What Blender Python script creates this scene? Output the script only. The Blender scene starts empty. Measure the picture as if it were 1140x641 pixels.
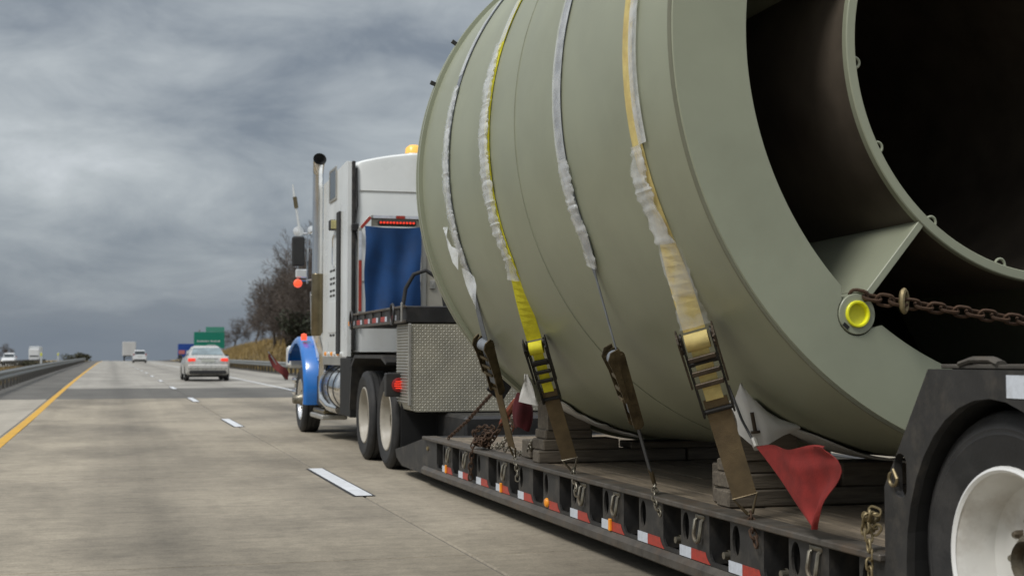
import bpy, bmesh, math, random
from mathutils import Vector, Matrix
R = math.radians
PI = math.pi
rnd = random.Random(7)
SC = bpy.context.scene
COL = SC.collection

# ------------------------------------------------------------------ camera
# world: +Y runs along the road, X to the right, camera stands at the origin 1.24 m up
cam_d = bpy.data.cameras.new('camera'); cam = bpy.data.objects.new('camera', cam_d); COL.objects.link(cam)
cam.location = (0, 0, 1.24)
cam.rotation_euler = (R(90 + 2.763), 0, -math.atan(448 / 1542))
cam_d.sensor_width = 36; cam_d.lens = 36 * 1542 / 1140
cam_d.clip_start = 0.1; cam_d.clip_end = 6000
cam_d.dof.use_dof = True; cam_d.dof.focus_distance = 8.0; cam_d.dof.aperture_fstop = 3.8
SC.camera = cam
SC.view_settings.view_transform = 'Standard'; SC.view_settings.look = 'None'
SC.view_settings.exposure = 0.5; SC.view_settings.gamma = 1.0

# ------------------------------------------------------------------ world + sun
SUN_EL, SUN_AZ = R(54), R(-116)           # azimuth from +Y, negative = left of the road
world = bpy.data.worlds.new('World'); SC.world = world; world.use_nodes = True
wt = world.node_tree; wt.nodes.clear()
def WN(t, **k):
    n = wt.nodes.new(t)
    for a, b in k.items(): setattr(n, a, b)
    return n
def wmath(op, a, b=None, c=None):
    n = WN('ShaderNodeMath', operation=op)
    for i, v in enumerate((a, b, c)):
        if v is None: continue
        if isinstance(v, (int, float)): n.inputs[i].default_value = v
        else: wt.links.new(v, n.inputs[i])
    return n.outputs[0]
sky = WN('ShaderNodeTexSky', sky_type='NISHITA'); sky.sun_disc = False
sky.sun_elevation = SUN_EL; sky.sun_rotation = SUN_AZ; sky.dust_density = 2.0
skm = WN('ShaderNodeMix', data_type='RGBA', blend_type='MULTIPLY'); skm.inputs['Factor'].default_value = 1
wt.links.new(sky.outputs[0], skm.inputs['A']); skm.inputs['B'].default_value = (0.085, 0.085, 0.085, 1)
tc = WN('ShaderNodeTexCoord'); sx = WN('ShaderNodeSeparateXYZ'); wt.links.new(tc.outputs['Generated'], sx.inputs[0])
zc = wmath('MAXIMUM', sx.outputs['Z'], 0.0)
cx = WN('ShaderNodeCombineXYZ')          # lumpy cloud deck: noise on the view direction, squashed towards the horizon
wt.links.new(sx.outputs['X'], cx.inputs[0]); wt.links.new(sx.outputs['Y'], cx.inputs[1])
wt.links.new(wmath('MULTIPLY', wmath('POWER', zc, 0.8), 2.1), cx.inputs[2])
def wnoise(scale, detail, rough, dist, off):
    mp = WN('ShaderNodeMapping'); mp.inputs['Location'].default_value = off
    wt.links.new(cx.outputs[0], mp.inputs[0])
    n = WN('ShaderNodeTexNoise'); n.inputs['Scale'].default_value = scale; n.inputs['Detail'].default_value = detail
    n.inputs['Roughness'].default_value = rough; n.inputs['Distortion'].default_value = dist
    wt.links.new(mp.outputs[0], n.inputs['Vector']); return n.outputs['Fac']
n1 = wnoise(3.0, 4, 0.5, 0.3, (10.17, 8.28, 5.39)); n2 = wnoise(8.5, 9, 0.58, 0.35, (8.62, 3.23, 0))
nn = wmath('ADD', wmath('MULTIPLY', n1, 0.62), wmath('MULTIPLY', n2, 0.38))
# overcast dome: brighter towards the zenith, as under any thick cloud deck
amp = wmath('MINIMUM', wmath('ADD', 0.55, wmath('MULTIPLY', zc, 8.0)), 1.35)      # far cloud merges into one grey bank
lum = wmath('ADD', wmath('MULTIPLY', zc, 0.75), wmath('MULTIPLY', wmath('SUBTRACT', nn, 0.5), amp))
cr = WN('ShaderNodeValToRGB'); e = cr.color_ramp.elements
e[0].position = 0.0; e[0].color = (0.096, 0.122, 0.160, 1)
e[1].position = 1.0; e[1].color = (0.86, 0.88, 0.92, 1)
e.new(0.22).color = (0.150, 0.174, 0.204, 1); e.new(0.45).color = (0.335, 0.362, 0.378, 1)
wt.links.new(wmath('ADD', lum, 0.17), cr.inputs[0])
mx = WN('ShaderNodeMix', data_type='RGBA'); mx.inputs['Factor'].default_value = 0.93
wt.links.new(skm.outputs['Result'], mx.inputs['A']); wt.links.new(cr.outputs[0], mx.inputs['B'])
bg = WN('ShaderNodeBackground'); bg.inputs['Strength'].default_value = 1.0
wt.links.new(mx.outputs['Result'], bg.inputs[0])
wo = WN('ShaderNodeOutputWorld'); wt.links.new(bg.outputs[0], wo.inputs[0])
sd = bpy.data.lights.new('sun', 'SUN'); sd.energy = 1.5; sd.angle = R(14); sd.color = (1.0, 0.98, 0.95)
sun = bpy.data.objects.new('sun', sd); COL.objects.link(sun)
to_sun = Vector((math.sin(SUN_AZ) * math.cos(SUN_EL), math.cos(SUN_AZ) * math.cos(SUN_EL), math.sin(SUN_EL)))
sun.rotation_euler = to_sun.to_track_quat('Z', 'Y').to_euler(); sun.location = (0, 0, 30)

# ------------------------------------------------------------------ materials
MATS = {}
def mat(name, col, rough=0.6, metal=0.0, var=0.25, scale=6.0, bump=0.0, bscale=60.0, emit=None, es=0.0, dirt=None, dirt_amt=0.5, dscale=2.5, stretch=(1, 1, 1), coat=0.0):
    m = bpy.data.materials.new(name); m.use_nodes = True; MATS[name] = m
    nt = m.node_tree; b = nt.nodes['Principled BSDF']
    b.inputs['Roughness'].default_value = rough; b.inputs['Metallic'].default_value = metal
    if coat: b.inputs['Coat Weight'].default_value = coat; b.inputs['Coat Roughness'].default_value = 0.08
    tc = nt.nodes.new('ShaderNodeTexCoord'); mp = nt.nodes.new('ShaderNodeMapping'); mp.inputs['Scale'].default_value = stretch
    nt.links.new(tc.outputs['Object'], mp.inputs[0])
    def noise(s, d=6, r=0.6):
        n = nt.nodes.new('ShaderNodeTexNoise'); n.inputs['Scale'].default_value = s; n.inputs['Detail'].default_value = d
        n.inputs['Roughness'].default_value = r; nt.links.new(mp.outputs[0], n.inputs['Vector']); return n
    n = noise(scale); rp = nt.nodes.new('ShaderNodeValToRGB')
    rp.color_ramp.elements[0].position = 0.3; rp.color_ramp.elements[1].position = 0.72
    c0 = [max(0, c * (1 - var)) for c in col]; c1 = [min(1, c * (1 + var * 0.8)) for c in col]
    rp.color_ramp.elements[0].color = (*c0, 1); rp.color_ramp.elements[1].color = (*c1, 1)
    nt.links.new(n.outputs['Fac'], rp.inputs[0]); out = rp.outputs[0]
    if dirt:
        d = noise(dscale, 8, 0.65); dr = nt.nodes.new('ShaderNodeValToRGB')
        dr.color_ramp.elements[0].position = 0.48; dr.color_ramp.elements[1].position = 0.7
        dr.color_ramp.elements[1].color = (dirt_amt,) * 3 + (1,)
        nt.links.new(d.outputs['Fac'], dr.inputs[0])
        mxx = nt.nodes.new('ShaderNodeMix'); mxx.data_type = 'RGBA'
        nt.links.new(dr.outputs[0], mxx.inputs['Factor']); nt.links.new(out, mxx.inputs['A']); mxx.inputs['B'].default_value = (*dirt, 1)
        out = mxx.outputs['Result']
    nt.links.new(out, b.inputs['Base Color'])
    mr = nt.nodes.new('ShaderNodeMapRange'); mr.inputs['To Min'].default_value = max(0.03, rough - 0.12); mr.inputs['To Max'].default_value = min(1, rough + 0.12)
    nt.links.new(n.outputs['Fac'], mr.inputs[0]); nt.links.new(mr.outputs[0], b.inputs['Roughness'])
    if bump:
        bn = noise(bscale, 4); bm_ = nt.nodes.new('ShaderNodeBump'); bm_.inputs['Strength'].default_value = bump; bm_.inputs['Distance'].default_value = 0.01
        nt.links.new(bn.outputs['Fac'], bm_.inputs['Height']); nt.links.new(bm_.outputs[0], b.inputs['Normal'])
    if emit:
        b.inputs['Emission Color'].default_value = (*emit, 1); b.inputs['Emission Strength'].default_value = es
    return m
paint = mat('sage_paint', (0.308, 0.326, 0.236), 0.42, var=0.10, scale=1.3, bump=0.06, bscale=3, dirt=(0.23, 0.24, 0.17), dirt_amt=0.45, dscale=1.1)
inside_shade = mat('dark_inside_shade', (0.085, 0.068, 0.050), 0.6, var=0.4, scale=3)  # dark inside of the pipe and inner tube, shade put into the colour
girth_m = mat('girth_weld', (0.235, 0.25, 0.18), 0.5, var=0.15)
seam_m = mat('seam_paint', (0.17, 0.172, 0.12), 0.5, var=0.1)
white = mat('white_paint', (0.78, 0.80, 0.78), 0.3, var=0.06, scale=1.5, dirt=(0.52, 0.51, 0.44), dirt_amt=0.45, dscale=0.9, coat=0.3)
blue = mat('blue_paint', (0.008, 0.165, 0.56), 0.22, var=0.12, scale=2, coat=0.6)
black = mat('black_steel', (0.018, 0.018, 0.018), 0.5, var=0.4, scale=5, bump=0.1, dirt=(0.07, 0.06, 0.05), dirt_amt=0.4, dscale=4)
frame_m = mat('trailer_black', (0.027, 0.026, 0.025), 0.55, var=0.35, scale=7, bump=0.12, dirt=(0.095, 0.082, 0.065), dirt_amt=0.6, dscale=6)
edge_m = mat('worn_steel_edge', (0.095, 0.085, 0.072), 0.55, metal=0.25, var=0.4, scale=9, bump=0.2, dirt=(0.13, 0.085, 0.05), dirt_amt=0.6, dscale=6)
pocket_m = mat('pocket_black', (0.008, 0.008, 0.008), 0.7, var=0.3)
chrome = mat('chrome', (0.78, 0.78, 0.78), 0.12, metal=1.0, var=0.08, scale=3)
alu = mat('aluminium', (0.50, 0.49, 0.45), 0.42, metal=0.75, var=0.15, scale=4, bump=0.1, dirt=(0.26, 0.23, 0.17), dirt_amt=0.5, dscale=2)
brass_guard = mat('stained_heat_guard', (0.20, 0.165, 0.10), 0.35, metal=0.8, var=0.3, scale=5)
rubber = mat('tyre_rubber', (0.021, 0.021, 0.021), 0.72, var=0.3, scale=8, bump=0.15, dirt=(0.06, 0.055, 0.05), dirt_amt=0.45, dscale=4)
rim_m = mat('white_rim', (0.64, 0.63, 0.59), 0.35, var=0.08, scale=3, dirt=(0.30, 0.25, 0.19), dirt_amt=0.5, dscale=5)
dusty_rim = mat('dusty_rim', (0.40, 0.37, 0.31), 0.45, var=0.15, scale=3, dirt=(0.2, 0.16, 0.11), dirt_amt=0.6, dscale=5)
lip_m = mat('clean_rim_lip', (0.80, 0.80, 0.78), 0.25, var=0.04)
tarp_m = mat('blue_tarp', (0.004, 0.050, 0.17), 0.75, var=0.25, scale=4, bump=0.25, bscale=12)
beige = mat('beige_panel', (0.36, 0.34, 0.28), 0.5, var=0.12, scale=2, dirt=(0.2, 0.18, 0.14))
red_tape = mat('red_reflective', (0.42, 0.045, 0.03), 0.4, var=0.2, scale=30, dirt=(0.12, 0.04, 0.03), dirt_amt=0.5, dscale=14)
white_tape = mat('white_reflective', (0.62, 0.66, 0.72), 0.35, var=0.12, scale=40, dirt=(0.3, 0.3, 0.3), dirt_amt=0.4, dscale=16)
amber = mat('amber_lamp', (0.7, 0.26, 0.02), 0.3, var=0.2, emit=(1.0, 0.33, 0.02), es=0.12)
amber_hot = mat('amber_beacon', (0.9, 0.5, 0.1), 0.3, var=0.2, emit=(1.0, 0.45, 0.08), es=0.25)
red_lamp = mat('red_lamp', (0.6, 0.03, 0.02), 0.3, var=0.2, emit=(1.0, 0.06, 0.025), es=0.5)
orange_lamp = mat('orange_red_lamp', (0.8, 0.12, 0.05), 0.3, var=0.1, emit=(1.0, 0.10, 0.04), es=0.5)
red_dim = mat('red_lens', (0.25, 0.012, 0.012), 0.25, var=0.2, emit=(1.0, 0.05, 0.03), es=0.02)
glass = mat('dark_glass', (0.03, 0.04, 0.045), 0.06, var=0.2, scale=2)
glass_pale = mat('pale_rear_glass', (0.20, 0.26, 0.28), 0.08, var=0.3, scale=3)
wood = mat('deck_wood', (0.185, 0.148, 0.103), 0.8, var=0.5, scale=5, stretch=(9, 0.7, 9), bump=0.4, bscale=18, dirt=(0.06, 0.05, 0.04), dirt_amt=0.55, dscale=3)
timber = mat('timber', (0.14, 0.117, 0.088), 0.85, var=0.45, scale=5, stretch=(0.8, 8, 8), bump=0.4, bscale=14, dirt=(0.09, 0.075, 0.055), dirt_amt=0.5, dscale=2)
felt = mat('white_felt', (0.62, 0.61, 0.58), 0.9, var=0.12, scale=5, bump=0.2, bscale=30, dirt=(0.4, 0.38, 0.34))
yellow_web = mat('yellow_webbing', (0.72, 0.66, 0.03), 0.75, var=0.15, scale=30, bump=0.3, bscale=220)
gold_web = mat('faded_gold_webbing', (0.64, 0.52, 0.20), 0.8, var=0.2, scale=12, bump=0.3, bscale=220, dirt=(0.46, 0.30, 0.10), dirt_amt=0.5, dscale=9)
grey_web = mat('grey_webbing', (0.22, 0.24, 0.27), 0.75, var=0.25, scale=14, bump=0.3, bscale=220)
dark_web = mat('dark_webbing', (0.05, 0.05, 0.05), 0.8, var=0.3)
brown_web = mat('dirty_brown_webbing', (0.15, 0.108, 0.055), 0.85, var=0.35, scale=9, bump=0.35, bscale=200, dirt=(0.09, 0.06, 0.03), dirt_amt=0.6, dscale=5)
ratchet_m = mat('ratchet_steel', (0.065, 0.048, 0.032), 0.5, metal=0.6, var=0.5, scale=14, bump=0.3, dirt=(0.03, 0.025, 0.02), dirt_amt=0.7, dscale=9)
ratchet_dk = mat('ratchet_dark', (0.02, 0.018, 0.016), 0.55, metal=0.3, var=0.4, scale=12, bump=0.25)
ratchet_tan = mat('ratchet_zinc', (0.13, 0.10, 0.055), 0.45, metal=0.6, var=0.5, scale=14, bump=0.3, dirt=(0.05, 0.035, 0.02), dirt_amt=0.7, dscale=9)
rust = mat('rusty_chain', (0.075, 0.042, 0.024), 0.75, metal=0.3, var=0.5, scale=22, bump=0.3)
steel = mat('bare_chain', (0.26, 0.24, 0.19), 0.42, metal=0.7, var=0.4, scale=18, dirt=(0.09, 0.055, 0.03), dirt_amt=0.7, dscale=10)
brass = mat('yellow_zinc', (0.30, 0.24, 0.13), 0.5, metal=0.6, var=0.45, scale=14, dirt=(0.08, 0.055, 0.03), dirt_amt=0.7, dscale=10)
binder_red = mat('binder_red', (0.20, 0.05, 0.022), 0.55, var=0.4, scale=14)
flag_m = mat('red_mesh', (0.25, 0.022, 0.018), 0.85, var=0.28, scale=14, bump=0.35, bscale=110)
flag_dk = mat('dark_red_cloth', (0.10, 0.012, 0.016), 0.85, var=0.3, scale=9)
yel_cap = mat('yellow_cap', (0.62, 0.60, 0.03), 0.5, var=0.12, scale=20)
yel_rim = mat('bright_yellow', (0.85, 0.84, 0.02), 0.4, var=0.05)
silver = mat('silver_paint', (0.62, 0.61, 0.57), 0.28, metal=0.35, var=0.05, coat=0.4)
car_white = mat('car_white', (0.70, 0.71, 0.71), 0.3, var=0.05, coat=0.4)
plastic = mat('black_plastic', (0.02, 0.02, 0.02), 0.6, var=0.2)
head_lamp = mat('headlamp', (0.8, 0.8, 0.75), 0.2, emit=(1.0, 0.96, 0.85), es=1.6)
mirror_m = mat('mirror_back', (0.72, 0.74, 0.75), 0.25, metal=0.3, var=0.05)
red_off = mat('unlit_red_lens', (0.30, 0.02, 0.02), 0.25, var=0.2)
flag_dull = mat('faded_red_cloth', (0.17, 0.03, 0.028), 0.85, var=0.25, scale=9)
galv = mat('galvanised', (0.25, 0.26, 0.25), 0.5, metal=0.4, var=0.15, scale=3)
post_m = mat('guardrail_post', (0.09, 0.085, 0.075), 0.8, var=0.3)
sign_green = mat('sign_green', (0.003, 0.20, 0.13), 0.5, var=0.08)
sign_pale = mat('sign_pale_green', (0.06, 0.28, 0.20), 0.5, var=0.08)
sign_blue = mat('sign_blue', (0.012, 0.06, 0.30), 0.5, var=0.1)
sign_white = mat('sign_white', (0.62, 0.64, 0.64), 0.5, var=0.05)
sign_red = mat('sign_red', (0.5, 0.16, 0.16), 0.5, var=0.05)
bark = mat('bark', (0.075, 0.062, 0.052), 0.9, var=0.35, scale=3)
twig = mat('twigs', (0.098, 0.078, 0.064), 0.9, var=0.35, scale=0.6)
evergreen = mat('evergreen', (0.035, 0.04, 0.022), 0.9, var=0.4, scale=1)
hay = mat('dry_grass', (0.30, 0.215, 0.085), 0.95, var=0.35, scale=0.5)
shrub_m = mat('shrub_leaves', (0.065, 0.062, 0.032), 0.9, var=0.4, scale=1)
mark_white = mat('white_marking', (0.66, 0.68, 0.70), 0.6, var=0.1, scale=3, dirt=(0.40, 0.39, 0.36), dirt_amt=0.5, dscale=7, bump=0.15)
mark_black = mat('black_marking', (0.03, 0.03, 0.03), 0.8, var=0.2, bump=0.2)
mark_yellow = mat('yellow_marking', (0.62, 0.34, 0.02), 0.6, var=0.12, scale=2, dirt=(0.40, 0.26, 0.06), dirt_amt=0.5, dscale=3)
asphalt = mat('asphalt', (0.10, 0.096, 0.088), 0.85, var=0.25, scale=1.2, bump=0.3, bscale=50)
trailer_white = mat('far_trailer_white', (0.55, 0.54, 0.52), 0.5, var=0.06, scale=0.8)

# plastic sleeve: crumpled, milky, partly see-through film
def film(nm, lo, hi):
    m = bpy.data.materials.new(nm); m.use_nodes = True; nt = m.node_tree; b = nt.nodes['Principled BSDF']
    tc = nt.nodes.new('ShaderNodeTexCoord'); n = nt.nodes.new('ShaderNodeTexNoise'); n.inputs['Scale'].default_value = 11; n.inputs['Detail'].default_value = 5
    nt.links.new(tc.outputs['Object'], n.inputs['Vector'])
    mr = nt.nodes.new('ShaderNodeMapRange'); mr.inputs['From Min'].default_value = 0.35; mr.inputs['From Max'].default_value = 0.65
    mr.inputs['To Min'].default_value = lo; mr.inputs['To Max'].default_value = hi
    nt.links.new(n.outputs['Fac'], mr.inputs[0]); nt.links.new(mr.outputs[0], b.inputs['Alpha'])
    bu = nt.nodes.new('ShaderNodeBump'); bu.inputs['Strength'].default_value = 0.3; bu.inputs['Distance'].default_value = 0.01
    nt.links.new(n.outputs['Fac'], bu.inputs['Height']); nt.links.new(bu.outputs[0], b.inputs['Normal'])
    b.inputs['Base Color'].default_value = (0.78, 0.80, 0.80, 1); b.inputs['Roughness'].default_value = 0.2
    return m
film_m = film('plastic_film', 0.22, 0.58); film_t = film('thin_plastic_film', 0.16, 0.44); film_c = film('clear_film', 0.03, 0.30); film_y = film('milky_film', 0.34, 0.62)

# diamond tread plate: raised lozenges as fine relief on the aluminium
def tread():
    m = bpy.data.materials.new('tread_plate'); m.use_nodes = True; nt = m.node_tree; b = nt.nodes['Principled BSDF']
    L = nt.links.new
    def M(op, a, bb=None, c=None):
        n = nt.nodes.new('ShaderNodeMath'); n.operation = op
        for i, v in enumerate((a, bb, c)):
            if v is None: continue
            if isinstance(v, (int, float)): n.inputs[i].default_value = v
            else: L(v, n.inputs[i])
        return n.outputs[0]
    g = nt.nodes.new('ShaderNodeNewGeometry'); s = nt.nodes.new('ShaderNodeSeparateXYZ'); L(g.outputs['Position'], s.inputs[0])
    u = M('ADD', s.outputs['X'], s.outputs['Y']); v = s.outputs['Z']
    p = 0.056
    def lozenge(off, sgn):
        a = M('DIVIDE', M('ADD', M('ADD', u, M('MULTIPLY', v, sgn)), off), p); bq = M('DIVIDE', M('ADD', M('SUBTRACT', u, M('MULTIPLY', v, sgn)), off), p)
        da = M('ABSOLUTE', M('SUBTRACT', M('FRACT', a), 0.5)); db = M('ABSOLUTE', M('SUBTRACT', M('FRACT', bq), 0.5))
        r = M('ADD', M('MULTIPLY', da, 6.5), M('MULTIPLY', db, 2.5))
        return M('SUBTRACT', 1.0, M('MINIMUM', r, 1.0))
    h = M('MAXIMUM', lozenge(0.0, 1.0), lozenge(p / 2, -1.0))
    n = nt.nodes.new('ShaderNodeTexNoise'); n.inputs['Scale'].default_value = 3.5; n.inputs['Detail'].default_value = 8; L(g.outputs['Position'], n.inputs['Vector'])
    rp = nt.nodes.new('ShaderNodeValToRGB'); rp.color_ramp.elements[0].position = 0.35; rp.color_ramp.elements[1].position = 0.7
    rp.color_ramp.elements[0].color = (0.28, 0.265, 0.21, 1); rp.color_ramp.elements[1].color = (0.40, 0.375, 0.29, 1)
    L(n.outputs['Fac'], rp.inputs[0])
    mxx = nt.nodes.new('ShaderNodeMix'); mxx.data_type = 'RGBA'; L(M('MULTIPLY', h, 0.8), mxx.inputs['Factor']); L(rp.outputs[0], mxx.inputs['A']); mxx.inputs['B'].default_value = (0.90, 0.88, 0.80, 1)
    L(mxx.outputs['Result'], b.inputs['Base Color'])
    b.inputs['Metallic'].default_value = 0.35; b.inputs['Roughness'].default_value = 0.45
    bu = nt.nodes.new('ShaderNodeBump'); bu.inputs['Strength'].default_value = 0.9; bu.inputs['Distance'].default_value = 0.006
    L(h, bu.inputs['Height']); L(bu.outputs[0], b.inputs['Normal'])
    return m
tread_m = tread()

# concrete: speckle, transverse tining streaks, blotches, polished wheel tracks
def concrete(name, base, k=1.0):
    m = bpy.data.materials.new(name); m.use_nodes = True; nt = m.node_tree; b = nt.nodes['Principled BSDF']; L = nt.links.new
    g = nt.nodes.new('ShaderNodeNewGeometry')
    def noise(sc, st, d=6, r=0.6):
        mp = nt.nodes.new('ShaderNodeMapping'); mp.inputs['Scale'].default_value = st; L(g.outputs['Position'], mp.inputs[0])
        n = nt.nodes.new('ShaderNodeTexNoise'); n.inputs['Scale'].default_value = sc; n.inputs['Detail'].default_value = d; n.inputs['Roughness'].default_value = r
        L(mp.outputs[0], n.inputs['Vector']); return n.outputs['Fac']
    def ramp(f, p0, c0, p1, c1):
        r = nt.nodes.new('ShaderNodeValToRGB'); r.color_ramp.elements[0].position = p0; r.color_ramp.elements[1].position = p1
        r.color_ramp.elements[0].color = (c0, c0, c0, 1); r.color_ramp.elements[1].color = (c1, c1, c1, 1); L(f, r.inputs[0]); return r.outputs[0]
    def mul(a, bq):
        x = nt.nodes.new('ShaderNodeMix'); x.data_type = 'RGBA'; x.blend_type = 'MULTIPLY'; x.inputs['Factor'].default_value = 1
        if isinstance(a, tuple): x.inputs['A'].default_value = a
        else: L(a, x.inputs['A'])
        L(bq, x.inputs['B']); return x.outputs['Result']
    c = (*base, 1)
    c = mul(c, ramp(noise(55, (1, 1, 1), 3, 0.7), 0.3, 1 - 0.22 * k, 0.7, 1 + 0.1 * k))
    c = mul(c, ramp(noise(2.2, (0.45, 2.0, 1), 8, 0.7), 0.36, 1 - 0.16 * k, 0.54, 1.0))
    c = mul(c, ramp(noise(9, (1, 1, 1), 9, 0.75), 0.36, 1 - 0.22 * k, 0.56, 1.0))
    c = mul(c, ramp(noise(170, (1, 1, 1), 2, 0.6), 0.32, 1 - 0.25 * k, 0.52, 1.0))
    c = mul(c, ramp(noise(0.42, (1, 0.55, 1), 7, 0.62), 0.36, 1 - 0.42 * k, 0.58, 1.0))
    c = mul(c, ramp(noise(0.9, (2.4, 0.04, 1), 4, 0.5), 0.34, 1 - 0.14 * k, 0.58, 1.0))
    # oil and rubber darkening down the middle of each lane, uneven along its length
    sp = nt.nodes.new('ShaderNodeSeparateXYZ'); L(g.outputs['Position'], sp.inputs[0])
    def mth(op, a, bq=None):
        n = nt.nodes.new('ShaderNodeMath'); n.operation = op
        for i, v in enumerate((a, bq)):
            if v is None: continue
            if isinstance(v, (int, float)): n.inputs[i].default_value = v
            else: L(v, n.inputs[i])
        return n.outputs[0]
    u = mth('DIVIDE', mth('ADD', sp.outputs['X'], 1.45 + 36.4), 3.64)
    dc = mth('ABSOLUTE', mth('SUBTRACT', mth('FRACT', u), 0.5))
    st = mth('MULTIPLY', mth('MAXIMUM', mth('SUBTRACT', 1.0, mth('MULTIPLY', dc, 5.0)), 0.0), mth('MULTIPLY', noise(0.16, (0.3, 1, 1), 3, 0.5), 1.0))
    c = mul(c, ramp(st, 0.05, 1.0, 0.6, 1 - 0.36 * k))
    L(c, b.inputs['Base Color']); b.inputs['Roughness'].default_value = 0.82
    bu = nt.nodes.new('ShaderNodeBump'); bu.inputs['Strength'].default_value = 0.35; bu.inputs['Distance'].default_value = 0.006
    L(noise(70, (1, 1, 1), 3), bu.inputs['Height']); L(bu.outputs[0], b.inputs['Normal'])
    return m
conc = concrete('concrete', (0.425, 0.370, 0.280))
conc_far = concrete('concrete_far', (0.42, 0.395, 0.345), 0.8)
conc_dark = concrete('overlay_asphalt', (0.150, 0.142, 0.124), 0.7)
conc_sh = concrete('shoulder_concrete', (0.44, 0.40, 0.33), 0.6)

def terrain_mat():
    m = bpy.data.materials.new('roadside_grass'); m.use_nodes = True; nt = m.node_tree; b = nt.nodes['Principled BSDF']; L = nt.links.new
    g = nt.nodes.new('ShaderNodeNewGeometry')
    n = nt.nodes.new('ShaderNodeTexNoise'); n.inputs['Scale'].default_value = 0.13; n.inputs['Detail'].default_value = 9; n.inputs['Roughness'].default_value = 0.65
    L(g.outputs['Position'], n.inputs['Vector'])
    r = nt.nodes.new('ShaderNodeValToRGB'); e = r.color_ramp.elements
    e[0].position = 0.36; e[0].color = (0.055, 0.045, 0.028, 1); e[1].position = 0.62; e[1].color = (0.31, 0.225, 0.09, 1)
    e.new(0.47).color = (0.17, 0.125, 0.055, 1); e.new(0.72).color = (0.12, 0.12, 0.05, 1)
    L(n.outputs['Fac'], r.inputs[0]); L(r.outputs[0], b.inputs['Base Color']); b.inputs['Roughness'].default_value = 0.95
    n2 = nt.nodes.new('ShaderNodeTexNoise'); n2.inputs['Scale'].default_value = 3; n2.inputs['Detail'].default_value = 8; L(g.outputs['Position'], n2.inputs['Vector'])
    bu = nt.nodes.new('ShaderNodeBump'); bu.inputs['Strength'].default_value = 0.8; bu.inputs['Distance'].default_value = 0.2
    L(n2.outputs['Fac'], bu.inputs['Height']); L(bu.outputs[0], b.inputs['Normal'])
    return m
terr_m = terrain_mat()

# ------------------------------------------------------------------ helpers
ORG = {}
def tag(o, label=None, cat=None, group=None, kind=None):
    if label: o['label'] = label
    if cat: o['category'] = cat
    if group: o['group'] = group
    if kind: o['kind'] = kind
    return o
def thing(name, label, cat, loc=(0, 0, 0), group=None):
    o = bpy.data.objects.new(name, None); o.empty_display_size = 0.3; COL.objects.link(o); o.location = loc
    ORG[o] = Vector(loc); return tag(o, label, cat, group)
def basis(d, up=(0, 0, 1)):
    d = Vector(d).normalized(); up = Vector(up)
    if abs(d.dot(up)) > 0.98: up = Vector((1, 0, 0))
    a = up.cross(d).normalized(); return a, d.cross(a).normalized(), d

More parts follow.
